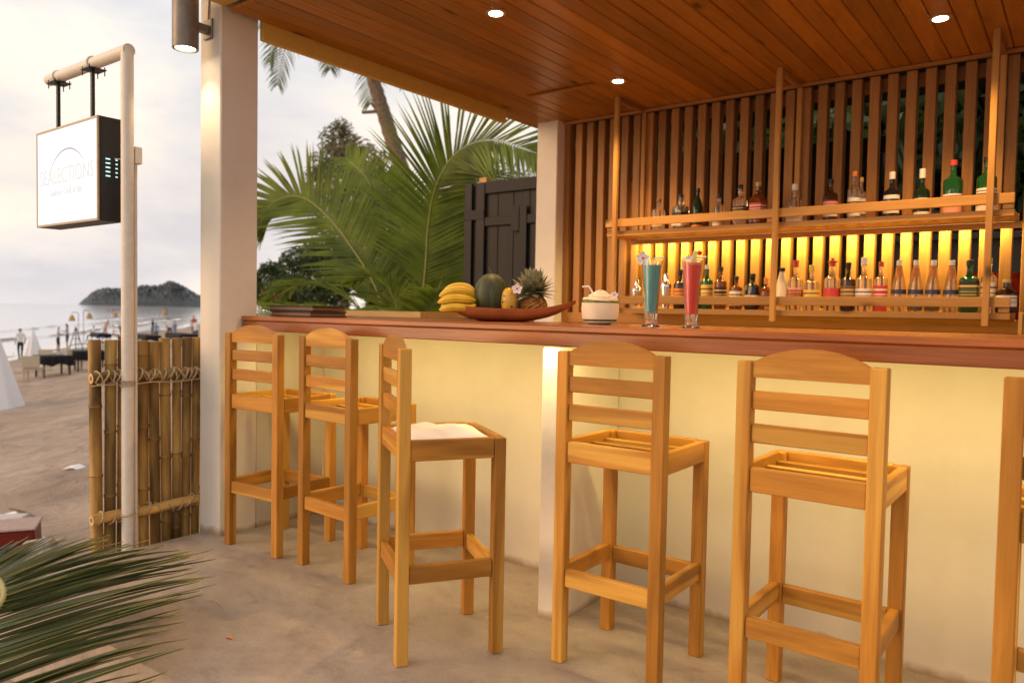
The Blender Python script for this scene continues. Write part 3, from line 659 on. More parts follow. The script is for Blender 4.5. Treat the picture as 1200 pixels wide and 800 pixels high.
for px, g, lb in ((1054.5, 'pale', 'slim pale bottle with navy band, pale in its base'), (1074.3, 'blue', 'slim navy banded bottle with blue liquid in its base'), (1094.4, 'brown', 'slim navy banded bottle with brown liquid in its base'), (1116, 'pale', 'slim pale bottle with navy band, pale in its base')):
    t = B(px, 305, 15, 'pale', 'white', [('navy', .78, .98)], lb, 'l', 'cone', neck_label='orange', group='slim liqueur bottles with navy bands')
    if g != 'pale': MB().lathe([(.0262, .012), (.0262, .07)], 18, close=False).build('liquid', GL[g], t, True)
B(1137, 305, 20, 'green', 'black', [('black', .35, .98), ('green', .5, .8)], 'dark green herbal liqueur bottle with black and green label', 'l', 'square')
B(1160, 302, 15, 'clear', 'gold', [('cream', .3, .9)], 'clear bottle with cream label behind the right shelf post', 'l')
B(1180, 327.6, 20, 'brown', 'gold', [('white', .35, .95)], 'squat dark bottle with white label at the shelf end', 'l', 'squat')
for o in [o for o in COL.objects if o.get('label', '').endswith('hat shaped cap')]:
    hh = max(v.co.z for v in o.children[0].data.vertices)
    MB().lathe([(.004, hh-.012), (.030, hh-.006), (.031, hh-.001), (.012, hh+.002), (.009, hh+.018), (.002, hh+.02)], 16).build('hat_brim', 'label_red', o, True)
for px, top, lb in ((746.7, 328.7, 'small steel cocktail shaker on lower shelf beside left post'), (780.7, 320, 'tall steel cocktail shaker between the blue and red drinks')):
    P = on(px, top, 1, 4.80); h = P.z-1.2415
    t = thing('cocktail_shaker', lb, 'shaker', (P.x, 4.80, 1.2415), 0, 'steel cocktail shakers')
    MB().lathe([(.006, 0), (.026, 0), (.036, h*.62), (.006, h*.62)], 22).build('cup', 'steel', t, True)
    MB().lathe([(.037, h*.60), (.038, h*.64), (.034, h*.72), (.020, h*.80), (.016, h*.82)], 22).build('strainer', 'steel', t, True)
    MB().lathe([(.018, h*.81), (.018, h*.93), (.013, h*.99), (.003, h)], 18).build('cap', 'steel', t, True)

# ------------------------------------------------------------------ bar stools
TE = 'teak_'
def make_stool(label):
    t = thing('bar_stool', label, 'bar stool', (0, 0, 0), 0, 'wooden bar stools at the counter')
    W_, D_ = .20, .19; p = .043
    for sx in (-1, 1):
        x0, x1 = (sx*W_, sx*(W_-p)); MB().box((x0, -D_, 0), (x1, -D_+.042, 1.071), .003).build('rear_post', TE+'z', t)
    for sx in (-1, 1):
        x0, x1 = (sx*W_, sx*(W_-p)); MB().box((x0, D_-.042, 0), (x1, D_, .762), .003).build('front_leg', TE+'z', t)
    xi = W_-p
    # crest rail with arched top
    mb = MB(); n = 13; vs = []
    for yy in (-D_+.008, -D_+.034):
        for i in range(n):
            u = -1+2*i/(n-1); vs.append((u*xi, yy, 1.025))
        for i in range(n):
            u = -1+2*i/(n-1); vs.append((u*xi, yy, 1.068+.044*math.cos(u*math.pi/2)**.8))
    f = []
    for i in range(n-1):
        f += [(i, i+1, n+i+1, n+i), (2*n+i+1, 2*n+i, 3*n+i, 3*n+i+1), (n+i, n+i+1, 3*n+i+1, 3*n+i), (i+1, i, 2*n+i, 2*n+i+1)]
    f += [(0, n, 3*n, 2*n), (n-1, 3*n-1, 4*n-1, 2*n-1)]
    mb.add(vs, f).build('crest_rail', TE+'x', t)
    for z0, z1 in ((.933, .986), (.836, .891)): MB().box((-xi, -D_+.010, z0), (xi, -D_+.030, z1), .003).build('back_slat', TE+'x', t)
    # seat frame
    MB().box((-xi, -D_+.008, .693), (xi, -D_+.032, .764), .003).build('apron', TE+'x', t)
    MB().box((-xi, D_-.026, .693), (xi, D_-.002, .764), .003).build('apron', TE+'x', t)
    for sx in (-1, 1): MB().box((sx*(W_-.002), -D_+.043, .693), (sx*(W_-.026), D_-.043, .764), .003).build('apron', TE+'y', t)
    for yy in (-.09, .02, .12): MB().box((-W_+.027, yy-.014, .718), (W_-.027, yy+.014, .738), .002).build('seat_slat', TE+'x', t)
    # foot rails
    MB().box((-xi, -D_+.008, .265), (xi, -D_+.034, .325), .003).build('foot_rail', TE+'x', t)
    MB().box((-xi, D_-.036, .265), (xi, D_-.01, .325), .003).build('foot_rail', TE+'x', t)
    for sx in (-1, 1): MB().box((sx*(W_-.008), -D_+.043, .275), (sx*(W_-.036), D_-.043, .335), .003).build('foot_rail', TE+'y', t)
    return t
st = make_stool('open framed wooden bar stool standing closest to the white column')
st.location = (-3.25, 2.335, 0); st.rotation_euler.z = math.radians(4)
dup(st, (-2.70, 2.36, 0), math.radians(-4), 'open framed wooden bar stool second from the white column')
s3 = dup(st, (-1.865, 2.02, 0), math.radians(-33), 'wooden bar stool turned sideways with a white cushion pad on its seat')
dup(st, (-1.235, 2.325, 0), math.radians(1), 'open framed wooden bar stool in front of the plastered pier')
dup(st, (-.605, 2.325, 0), math.radians(0), 'open framed wooden bar stool next to the pier stool, under the lit counter wall')
dup(st, (.045, 2.255, 0), math.radians(2), 'wooden bar stool at the end of the row farthest from the white column')
# thin cushion pad on the turned stool
cu = thing('seat_pad', 'crumpled white seat pad lying on the turned stool', 'cushion', (-1.865, 2.02, .739), math.radians(-33))
n = 15; vs = []; f = []
for k in (0, 1):
    for i in range(n):
        for j in range(n):
            u, v = -1+2*i/(n-1), -1+2*j/(n-1); e = (1-abs(u)**6)*(1-abs(v)**6)
            z = 0 if k == 0 else .012+.022*e+.006*math.sin(5*u+3*v)*e+.005*math.sin(9*v-4*u)*e
            vs.append((u*.168, v*.155, z))
for i in range(n-1):
    for j in range(n-1):
        a = i*n+j; f.append((a+n, a, a+1, a+n+1)[::1] if False else (a, a+1, a+n+1, a+n)); b = a+n*n; f.append((b, b+n, b+n+1, b+1))
for i in range(n-1):
    for a, b in ((i, i+1), ((n-1)*n+i+1, (n-1)*n+i)): f.append((a, a+n*n, b+n*n, b) if True else ())
    for a, b in ((i*n, (i+1)*n), ((i+1)*n+n-1, i*n+n-1)): f.append((a, b, b+n*n, a+n*n))
MB().add(vs, f).build('pad', 'cushion_white', cu, True)

# ------------------------------------------------------------------ things on the counter
def mf(x, y, z, label, tilt=0, rot=0):
    t = thing('menu_folder', label, 'menu', (x, y, z), rot, 'menu folders on the counter')
    MB().box((-.17, -.12, 0), (.17, .12, .005), .002).build('cover', 'black_leather', t); MB().box((-.16, -.113, .0055), (.165, .113, .0235), .001).build('pages', 'label_brown', t)
    MB().box((-.17, -.12, .024), (.17, .12, .029), .002).build('cover', 'black_leather', t)
mf(-3.28, 2.52, CT+.0005, 'black leather menu folder at the bottom of the pile by the column')
mf(-3.31, 2.535, CT+.030, 'black leather menu folder on top of the pile by the column', 0, .09)
def clump(name, mat, parent): pass
# fruit bowl
BY = 2.86; bc = on(598.5, 374, 1, BY); k = pix((bc.x, BY, CT))[2]/F   # metres per pixel there
bw = thing('fruit_bowl', 'long leaf shaped red brown wooden bowl with an upturned handle', 'bowl', (bc.x, BY, CT), YAW)
n, m_ = 28, 14; vs = []; f = []
def bowl_pt(u, a, ins):
    x = u*75.5*k; hw = .105*(max(0, 1-abs(u)**2.2))**.55+.014       # u runs from the left tip to the handle
    rim = .062+(.022*abs(u)**2.5 if u < 0 else .046*u**2.5)
    e = max(0, (-u-.45)/.55) if u < 0 else max(0, (u-.20)/.80)
    bot = (rim-.016)*e**(1.15 if u > 0 else 1.4)
    yy = math.sin(a)*hw*(.92 if ins else 1); zz = rim-(rim-bot-(.010 if ins else 0))*max(0, math.cos(a))**.55
    return (x, yy, zz)
for ins in (0, 1):
    for i in range(n):
        u = -1+2*i/(n-1)
        for j in range(m_): vs.append(bowl_pt(u, -math.pi/2+math.pi*j/(m_-1), ins))
o1 = n*m_
for i in range(n-1):
    for j in range(m_-1):
        a = i*m_+j; f.append((a, a+m_, a+m_+1, a+1)); b = a+o1; f.append((b, b+1, b+m_+1, b+m_))
    a = i*m_; f.append((a, a+o1, a+o1+m_, a+m_)); a = i*m_+m_-1; f.append((a, a+m_, a+m_+o1, a+o1))
for e in (0, n-1):
    for j in range(m_-1): a = e*m_+j; f.append((a, a+1, a+1+o1, a+o1) if e else (a+1, a, a+o1, a+1+o1))
bo = MB().add(vs, f).build('bowl_shell', 'bowl_wood', bw, True)
def at_bowl(px, dy=0, dz=0): # a spot on the bowl's long axis
    q = (px-598.5)*k; c, s = math.cos(YAW), math.sin(YAW); return V((bc.x+q*c-dy*s, BY+q*s+dy*c, CT+dz))
ba = thing('banana_bunch', 'bunch of ripe yellow bananas in the fruit bowl', 'bananas', at_bowl(537, 0, .050), YAW); ba.scale = (1.22,)*3
for i, (dy, z0, ln, bend, rr) in enumerate(((-.055, .0, 1.0, .010, .017), (-.040, .028, 1.12, .016, .018), (-.012, .052, 1.08, .024, .018), (.018, .062, .95, .03, .017), (.045, .040, .92, .022, .017), (.0, .012, 1.0, .01, .017))):
    x0 = -.068*ln; x1 = .068; mid = [(x0, dy*.9, z0-.012+.012), (x0*.55, dy*1.15, z0+bend*.7), (0, dy*1.2, z0+bend), (x1*.6, dy*1.0, z0+bend*.8), (x1, dy*.5, z0*.6+.022)]
    p = bez(mid, 12); rd = [rr*s for s in (.28, .62, .86, .97, 1, 1, 1, .97, .9, .74, .5, .32)]
    b = MB().tube(p, rd, 8).build('banana', 'banana_skin', ba, True)
    MB().tube([p[0], p[0]+(p[0]-p[1])*.35], [rr*.3, rr*.22], 7).build('tip', 'banana_tip', b)
MB().tube([(.062, 0, .03), (.080, 0, .045)], [.016, .012], 8).build('stalk', 'banana_tip', ba)
wmn = thing('watermelon', 'dark green oval watermelon upright in the fruit bowl', 'watermelon', at_bowl(575, .012, .016), YAW); wmn.scale = (1.24, 1.24, 1.36)
pr = [(.0665*math.sin(math.pi*i/16)**.9 if 0 < i < 16 else .001, .066-.078*math.cos(math.pi*i/16)+.012) for i in range(17)]
MB().lathe(pr, 26).build('rind', 'melon_skin', wmn, True)
MB().tube([(0, 0, .152), (-.004, .002, .166), (-.010, .0, .172), (-.006, 0, .182)], [.003, .0022, .002, .0015], 6).build('stem', 'bark', wmn)
mg = thing('mango', 'small black speckled yellow mango leaning on the watermelon', 'mango', at_bowl(596, -.045, .036), YAW+.3); mg.scale = (1.12, 1.12, 1.32)
MB().lathe([(.0335*math.sin(math.pi*i/14)**.8 if 0 < i < 14 else .001, .047-.047*math.cos(math.pi*i/14)) for i in range(15)], 20).build('fruit', 'mango_skin', mg, True)
MB().tube([(0, 0, .092), (.002, 0, .101)], .003, 6).build('stem', 'bark', mg)
pa = thing('pineapple', 'small pineapple with a bushy grey green crown in the bowl', 'pineapple', at_bowl(624, .005, .022), YAW); pa.scale = (1.28,)*3
vs = []; f = []; n = 26; m_ = 13
for i in range(m_):
    t_ = i/(m_-1); r0 = .052*(math.sin(math.pi*(t_*.86+.09)))**.5
    for j in range(n): b = 1+.09*((i+j) % 2); a = 2*math.pi*j/n; vs.append((r0*b*math.cos(a), r0*b*math.sin(a), t_*.088))
for i in range(m_-1):
    for j in range(n): a, b = i*n+j, i*n+(j+1) % n; f.append((a, b, b+n, a+n))
f.append(tuple(range(n))[::-1]); f.append(tuple(range((m_-1)*n, m_*n)))
MB().add(vs, f).build('fruit_body', 'pineapple_skin', pa)
lv = []; lf = []
for i in range(5):
    t_ = i/4; wv = .0165*(1-t_**2.2)+.0004; lv += [(-wv, .0035*(1-t_), t_*.062), (0, -.001, t_*.062-.004*t_), (wv, .0035*(1-t_), t_*.062)]
for i in range(4):
    a = i*3; lf += [(a, a+1, a+4, a+3), (a+1, a+2, a+5, a+4)]
lmesh = None
for i in range(72):
    g = i*2.39996; t_ = i/71; el = -.45+1.95*t_**.9          # low leaves hang out, top leaves stand up
    q = Euler((-(math.pi/2-el), 0, 0)).to_matrix(); q = Euler((0, 0, g)).to_matrix() @ q
    base = V((math.sin(g)*-.018*(1-t_*.6), math.cos(g)*.018*(1-t_*.6), .092+.026*t_))
    if lmesh is None: o = MB().add(lv, lf).build('leaf', 'pineapple_leaf', pa); lmesh = o.data
    else: o = link('leaf', lmesh, pa)
    s_ = .98+.3*random.random(); o.matrix_local = Matrix.Translation(base) @ q.to_4x4() @ Matrix.Scale(s_, 4)
def orchid(name, label, loc, size, yaw=YAW, tilt=1.2, group=None, parent=None):
    if parent is None: t = thing(name, label, 'flower', loc, yaw, group)
    else:
        t = MB().lathe([(.001, 0), (size*.12, 0), (size*.14, size*.1), (.001, size*.14)], 10).build(name, 'petal_pink', parent, True, loc=loc, rot=(0, 0, yaw))
    for i in range(5):
        a = i*2*math.pi/5+.3; vs = []; n = 6
        for j in range(n):
            u = j/(n-1); wv = size*.24*math.sin(math.pi*(u*.86+.07)); r_ = size*(.08+.5*u)
            for e in (-1, 0, 1):
                d = V((math.cos(a)*r_-math.sin(a)*wv*e, -size*.1*u*u*(1 if i % 2 else .3)-size*.05*(e != 0), math.sin(a)*r_+math.cos(a)*wv*e)); vs.append(d)
        f = []
        for j in range(n-1): b = j*3; f += [(b, b+1, b+4, b+3), (b+1, b+2, b+5, b+4)]
        MB().add(vs, f).build('petal', 'petal_white', t, True)
    if parent is None: MB().lathe([(.001, -size*.02), (size*.10, 0), (size*.13, size*.08), (.001, size*.12)], 10).build('flower_lip', 'petal_pink', t, True)
    return t
orchid('orchid_flower', 'white orchid bloom tucked between mango and pineapple', at_bowl(605, -.075, .155), .045)

# coconut drink
kc = None
cy = 2.74; cpnt = on(703, 378, 1, cy); k2 = pix((cpnt.x, cy, CT))[2]/F
sc_ = thing('saucer', 'white saucer under the coconut drink', 'saucer', (cpnt.x, cy, CT))
MB().lathe([(.03, 0), (.04, 0), (.052, .006), (.070, .011), (.070, .013), (.05, .009), (.003, .006)], 32).build('dish', 'porcelain', sc_, True)
co = thing('coconut_drink', 'trimmed young coconut with a carved pointed lid and white straw', 'coconut', (cpnt.x, cy, CT+.0065), YAW)
hw = 22*k2
MB().lathe([(hw*.62, .0), (hw*.80, .004), (hw*.93, .016)], 30).build('green_base', 'coconut_green', co, True)
MB().lathe([(hw*.93, .0162), (hw*.97, .03), (hw*1.0, .06), (hw*.98, .084)], 30).build('husk', 'coconut_flesh', co, True)
MB().lathe([(hw*.98, .0842), (hw*.99, .090), (hw*.93, .094)], 30).build('green_rim', 'coconut_green', co, True)
vs = []; n = 20
for r_, z in ((.95, .0945), (.90, .104), (.60, .106), (.62, .113), (.25, .132), (.03, .138)):
    for j in range(n): a = 2*math.pi*j/n; q = r_*hw*(1+.06*math.sin(3*a+r_*7)); vs.append((q*math.cos(a), q*math.sin(a), z+.003*math.sin(2*a+1)))
f = [(i*n+j, i*n+(j+1) % n, (i+1)*n+(j+1) % n, (i+1)*n+j) for i in range(5) for j in range(n)]; f.append(tuple(range(5*n, 6*n)))
MB().add(vs, f).build('carved_lid', 'coconut_flesh', co)
MB().tube([(-.020, -.01, .10), (-.045, -.012, .145), (-.050, -.012, .152), (-.078, -.014, .150)], .0038, 8).build('straw', 'straw_white', co, True)
orchid('flower', '', (.055, -.02, .118), .030, 0, parent=co)

# cocktails
def cocktail(px, bpy_, y, label, liquid, foam, hpx):
    P = on(px, bpy_, 1, y); kk = pix((P.x, y, CT))[2]/F; h = hpx*kk
    t = thing('cocktail', label, 'cocktail', (P.x, y, CT+.0005), YAW)
    r0 = 12.2*kk; r1 = 7.2*kk; zb = h*.185
    prof = [(.004, 0), (r0*.86, 0), (r0*.88, .004), (r1*1.0, .010), (r1*.92, zb*.5), (r1*1.02, zb), (r0*.92, h*.88), (r0, h), (r0-.0025, h), (r0*.92-.0025, h*.88), (r1*.86, zb+.004), (.004, zb+.003)]
    MB().lathe(prof, 28).build('glass', 'clear_glass', t, True)
    MB().lathe([(.004, zb+.0045), (r1*.84, zb+.0055), (r0*.91-.0045, h*.86), (r0*.94-.0045, h*.93), (.004, h*.93)], 28).build('drink', liquid, t, True)
    if foam: MB().lathe([(.004, h*.932), (r0*.94-.0045, h*.932), (r0*.96-.0045, h*.965), (.004, h*.97)], 28).build('froth', foam, t, True)
    return t, h, r0, kk
t, h, r0, kk = cocktail(762.5, 380, 2.60, 'tall blue cocktail with a white orchid and straws on the rim', 'blue_drink', None, 77)
MB().tube([(-.002, .0, h*.9), (.004, 0, h*1.02), (.012, 0, h+.010), (.042, -.004, h+.013)], .0032, 8).build('straw', 'straw_white', t, True)
orchid('flower', '', (-r0*.95, -.012, h+.006), .046, 0, parent=t)
MB().tube([(-r0*.8, -.008, h-.01), (-r0*1.1, -.008, h+.026), (-r0*1.45, -.008, h+.034)], [.0012, .001, .0012], 6).build('flower_stem', 'bark', t)
t, h, r0, kk = cocktail(809.5, 382, 2.52, 'tall red cocktail with pineapple and cherry on the rim', 'red_drink', 'red_foam', 79)
MB().tube([(.004, 0, h*.9), (.008, 0, h*1.02), (.014, 0, h+.010), (.048, -.004, h+.013)], .0032, 8).build('straw', 'straw_white', t, True)
MB().tube([(-.004, 0, h*.9), (-.006, 0, h*1.0), (-.012, 0, h+.008), (-.036, -.004, h+.007)], .0032, 8).build('straw', 'straw_white', t, True)
MB().add([(-.006, -.006, h-.012), (.012, -.006, h-.008), (.016, -.006, h+.032), (.004, -.006, h+.036), (-.006, .006, h-.012), (.012, .006, h-.008), (.016, .006, h+.032), (.004, .006, h+.036)], [(0, 1, 2, 3), (7, 6, 5, 4), (0, 4, 5, 1), (1, 5, 6, 2), (2, 6, 7, 3), (3, 7, 4, 0)]).build('pineapple_wedge', 'pineapple_flesh', t)
MB().lathe([(.0085*math.sin(math.pi*i/10) if 0 < i < 10 else .0005, .0085-.0085*math.cos(math.pi*i/10)) for i in range(11)], 14).build('cherry', 'cherry', t, True, loc=(.023, -.004, h+.018))
orchid('flower', '', (-r0*.45, -.012, h+.008), .020, 0, parent=t)

# ------------------------------------------------------------------ hanging light box sign
PX, PY = -3.80, 1.825
sg = thing('hanging_sign', 'lit white box sign with dark sides hanging from a pipe gallows', 'sign', (PX, PY, 0))
so = V((PX, PY, 0))
def sg_(mb, name, mat, par=None, smooth=False): return mb.build(name, mat, par or sg, smooth)
sg_(MB().tube([(0, 0, -.55), (0, 0, 2.455)], .0295, 20), 'pole', 'white_paint', None, True)
sg_(MB().tube([(0.02, 0, 2.445), (-.90, 0, 2.452)], .0305, 20), 'arm', 'white_paint', None, True)
sg_(MB().lathe([(.004, 2.46), (.031, 2.458), (.031, 2.45), (.004, 2.44)], 20), 'pole_cap', 'white_paint', None, True)
sg_(MB().tube([(.0, .040, -.5), (.0, .040, 1.9)], .008, 10), 'conduit', 'white_paint', None, True)
sg_(MB().box((-.02, .030, 1.90), (.02, .065, 1.985), .003), 'junction_box', 'white_paint')
for hx in (-.775, -.36):
    sg_(MB().box((hx-.011, -.013, 2.12), (hx+.011, .003, 2.42), .002), 'hanger_bar', 'black_metal')
    pb = sg_(MB().box((hx-.05, -.045, 2.412), (hx+.05, .045, 2.417), .001), 'clamp_plate', 'black_metal')
    rg = [( (hx, .034*math.sin(a), 2.449+.034*math.cos(a))) for a in [math.pi*2*i/16 for i in range(17)]]
    sg_(MB().tube(rg, .005, 6), 'pipe_clamp', 'white_paint', None, True)
    for bxx, byy in ((-.04, -.038), (.04, .038), (-.04, .038), (.04, -.038)): sg_(MB().tube([(hx+bxx, byy, 2.385), (hx+bxx, byy, 2.43)], .003, 6), 'bolt', 'black_metal')
X0, X1, Y0, Y1, Z0, Z1 = -4.64-PX, -3.91-PX, 1.736-PY, 1.856-PY, 1.615, 2.13
bxo = sg_(MB().box((X0, Y0+.002, Z0), (X1, Y1, Z1), .003), 'sign_box', 'black_metal')
plain('sign_frame', (.36, .30, .22), .4, metal=.5)
for a, b in (((X0, Y0-.004, Z0), (X0+.012, Y0+.010, Z1)), ((X1-.012, Y0-.004, Z0), (X1, Y0+.010, Z1)), ((X0+.0125, Y0-.004, Z0), (X1-.0125, Y0+.010, Z0+.012)), ((X0+.0125, Y0-.004, Z1-.012), (X1-.0125, Y0+.010, Z1))):
    sg_(MB().box(a, b, .001), 'sign_frame', 'sign_frame')
fc = sg_(MB().box((X0+.0125, Y0-.0015, Z0+.0125), (X1-.0125, Y0+.001, Z1-.0125)), 'sign_panel', 'sign_face')
def text(body, size, x, y, z, mat, par, name, sx=1.0):
    cu_ = bpy.data.curves.new(name, 'FONT'); cu_.body = body; cu_.size = size; cu_.align_x = 'CENTER'; cu_.extrude = .0008; cu_.space_character = 1.02
    o = bpy.data.objects.new(name, cu_); COL.objects.link(o); bpy.context.view_layer.update()
    me = bpy.data.meshes.new_from_object(o.evaluated_get(bpy.context.evaluated_depsgraph_get())); COL.objects.unlink(o); bpy.data.objects.remove(o)
    me.materials.clear(); me.materials.append(M[mat])
    q = link(name, me, par, (x, y, z), (math.pi/2, 0, 0)); q.scale = (sx, 1, 1); return q
xm = (X0+X1)/2
text('SEALECTIONS', .118, xm, Y0-.003, 1.835, 'sign_letter', fc, 'lettering', .86)
text('Seafood Grill & Bar', .052, xm, Y0-.003, 1.772, 'sign_letter', fc, 'lettering', .95)
arc = []; n = 26; vs = []
for i in range(n):
    u = i/(n-1); a = math.radians(160-128*u); wd = .010*math.sin(math.pi*u)**.6+.0006
    for e in (-1, 1): vs.append((xm+.02+(.24+e*wd/2)*math.cos(a), Y0-.0030, 1.80+(.205+e*wd/2)*math.sin(a)))
MB().add(vs, [(2*i, 2*i+1, 2*i+3, 2*i+2) for i in range(n-1)]).build('emblem_arc', 'sign_arc', fc)
for c_ in range(2):
    for r_ in range(5):
        w_ = .022 if c_ == 0 else .010; yy = Y0+(.035 if c_ == 0 else .083)
        sg_(MB().box((X1, yy, 1.836+r_*.021), (X1+.0012, yy+w_, 1.842+r_*.021)), 'vent_slot', 'vent_glow')
sg_(MB().tube([(X1+.0, Y1-.04, 1.93), (X1+.04, Y1-.02, 1.925), (-.03, .02, 1.94)], .003, 6), 'cable', 'white_paint', None, True)

# ------------------------------------------------------------------ bamboo fence
fe = thing('bamboo_fence', 'bamboo fence panel lashed with rope beside the sign pole', 'fence', (-3.90, 2.0, -.5))
fo = V((-3.90, 2.0, -.5))
culm = [(106, 120.5, 398), (121.5, 135, 398), (136.5, 146, 398), (148, 160, 398), (161.5, 174, 399), (175.5, 188, 400), (189, 201, 396), (201.5, 211.5, 396), (212, 222.5, 395), (223.5, 233, 395), (234.5, 245, 396), (246, 257, 396), (258, 268, 396)]
r2 = random.Random(4)
for i, (a, b, tp) in enumerate(culm):
    y0 = on(a, 520, 0, -3.9).y; y1 = on(b, 520, 0, -3.9).y; yc = (y0+y1)/2; r = (y1-y0)/2*.98
    d = ray((a+b)/2, 520); r = min(r, .033)
    zt = on((a+b)/2, tp, 0, -3.9).z; zn = .0+r2.uniform(0, .3)
    pts = []; rd = []; nodes = []; z = -.5; lean = r2.uniform(-.004, .004)
    zl = [-.5]; zz = -.4+r2.uniform(0, .3)
    while zz < zt-.05: nodes.append(zz); zz += r2.uniform(.30, .42)
    zs = sorted(set([-.5, zt]+[q+e for q in nodes for e in (-.012, -.004, .004, .012)]))
    for z in zs:
        near = min([abs(z-q) for q in nodes]+[9]); pts.append((lean*(z*2), (yc-fo.y)+lean*z*2, z-fo.z)); rd.append(r*(1.07 if near < .005 else (.97 if near < .013 else 1.0)))
    c = MB().tube(pts, rd, 14).build('culm', 'bamboo_z', fe, True)
    c['label'] = 'upright bamboo culm'
    for q in nodes:
        MB().lathe([(r*1.085, -.0035), (r*1.10, 0), (r*1.085, .0035)], 14, close=False).build('node_ring', 'bamboo_node', c, True, loc=(lean*(q*2), (yc-fo.y)+lean*q*2, q-fo.z))
    for zr in (.838, .140):
        for w2 in range(1 if zr < .5 else 2):
            zz = zr+r2.uniform(-.006, .006); ang = r2.choice([-1, 1])*r2.uniform(.25, .9); loop = []
            for j in range(15):
                t_ = 2*math.pi*j/14; rr_ = .030+.004*w2; loop.append((.048+math.cos(t_)*(rr_+.004), (yc-fo.y)+ang*.03*math.sin(t_)+(w2-.5)*.022, (zz-fo.z)+math.sin(t_)*rr_))
            MB().tube(loop, .0045, 6).build('lashing', 'rope', fe, True)
for zr, rr_ in ((.838, .027), (.140, .026)):
    pts = []; rd = []
    for j in range(30):
        y = 1.672+j*.04; nd = (j % 9 == 4); pts.append((.05+.002*math.sin(j), y-fo.y, zr-fo.z+.004*math.sin(j*.7))); rd.append(rr_*(1.08 if nd else 1))
    ra = MB().tube(pts, rd, 14, caps=False).build('rail', 'bamboo_y', fe, True)
    MB().tube([(.05, 1.6715-fo.y, zr-fo.z), (.05, 1.676-fo.y, zr-fo.z)], [rr_*.98, rr_*.98], 14).build('cut_end', 'bamboo_cut', ra)
    MB().tube([(.05, 1.6705-fo.y, zr-fo.z), (.05, 1.674-fo.y, zr-fo.z)], [rr_*.45, rr_*.45], 12).build('cut_hole', 'bamboo_node', ra)
for zr in (.838,):
    zig = [(.079+.004*math.sin(j*2.1), 1.68-fo.y+j*.021, zr-fo.z+(.021 if j % 2 else -.021)+r2.uniform(-.006, .006)) for j in range(36)]
    MB().tube(zig, .004, 6).build('lashing_rope', 'rope', fe, True)
    MB().tube([(.08, 1.66-fo.y+j*.05, zr-fo.z-.036+.004*math.sin(j*1.3)) for j in range(18)], .0035, 6).build('lashing_rope', 'rope', fe, True)
for zr, q in ((.80, 3), (.15, 1)):   # rope round the sign pole
    for j in range(q):
        loop = [(PX+fo.x*-1+.034*math.cos(t_), PY-fo.y+.034*math.sin(t_), zr-fo.z+.009*j+.004*math.sin(t_+j)) for t_ in [2*math.pi*i/14 for i in range(15)]]
        MB().tube(loop, .0036, 6).build('pole_tie', 'rope', fe, True)

# ------------------------------------------------------------------ palms and garden
def frond(name, pts, parent, nleaf, llen, up=V((0, 0, 1)), mat='palm_leaf', droop=.35, wid=.022, fwd=.55, rad=.014, sides=(-1, 1), lift=.15, seed=0, start=.12, lprof=None, side_vec=None, zmin=None, blade=None):
    r_ = random.Random(seed); n = 26; rc = bez(pts, n); ro = parent.location.copy()
    rcl = [p-ro for p in rc]
    fr = MB().tube(rcl, [max(.003, rad*(1-.85*i/(n-1))) for i in range(n)], 8).build(name, 'rachis', parent, True)
    vs = []; fs = []
    for i in range(nleaf):
        t = start+(1-start)*(i+.5)/nleaf; x = t*(n-1); j = min(int(x), n-2); ff = x-j
        p = rc[j].lerp(rc[j+1], ff); tg = (rc[j+1]-rc[j]).normalized()
        sd = tg.cross(blade).normalized() if blade is not None else ((side_vec - tg*side_vec.dot(tg)).normalized() if side_vec is not None else tg.cross(up).normalized())
        nr = sd.cross(tg).normalized()
        ln = llen*(lprof(t) if lprof else (math.sin(math.pi*(.12+.80*t))**.7))
        for s in sides:
            L_ = ln*r_.uniform(.86, 1.08); fw_ = fwd*(.55+.75*t)+r_.uniform(-.08, .08)
            d = (sd*s*(1-.25*t)+tg*fw_+nr*(lift+r_.uniform(-.10, .10))).normalized()
            dr = droop*r_.uniform(.6, 1.35); k = 6; base = p+sd*s*.004
            wv = d.cross(nr).normalized(); prev = None; pos = base.copy(); dd = d.copy(); o = len(vs)
            for q in range(k):
                u = q/(k-1); ww = wid*(math.sin(math.pi*min(1, .18+.82*u**.75))**.8 if u < 1 else 0)+.0006
                a = pos+wv*ww*.5; b = pos-wv*ww*.5; c = pos-nr*ww*.18
                if zmin is not None:
                    zf = zmin(pos.x, pos.y)
                    for v_ in (a, b, c): v_.z = max(v_.z, zf+.004+.004*r_.random())
                    pos.z = max(pos.z, zf+.006)
                vs += [a-ro, c-ro, b-ro]
                dd = (dd+V((0, 0, -1))*dr*.28*(.3+u)).normalized(); pos = pos+dd*(L_/(k-1))
            for q in range(k-1): a = o+q*3; fs += [(a, a+1, a+4, a+3), (a+1, a+2, a+5, a+4)]
    lf_ = MB().add(vs, fs).build('leaflets', mat, fr, True); stuff(lf_); return fr
def pp(lst, y):   # list of (px, py[, dy]) to points near a depth plane y
    return [on(q[0], q[1], 1, y+(q[2] if len(q) > 2 else 0)) for q in lst]
gp = thing('palm_plant', 'young coconut palm with broad arching fronds behind the counter', 'palm', (-6.55, 7.0, bzz(-6.5, 7)))
YP = 7.0
b0 = on(462, 470, 1, YP)
BL = V((.55, -.72, .25))     # the young fronds turn their blades to the open terrace
def pf(pts, nl, ln, sd, dr=.22, lift=.12, bl=BL, fwd=.8, wid=.036): frond('frond', pp(pts, YP), gp, nl, ln, seed=sd, droop=dr, lift=lift, blade=bl, fwd=fwd, wid=wid, start=.16)
pf([(458, 440), (445, 350, -.1), (412, 290, -.2), (378, 248, -.3), (350, 230, -.4), (322, 236, -.5), (302, 256, -.6)], 92, .98, 1)
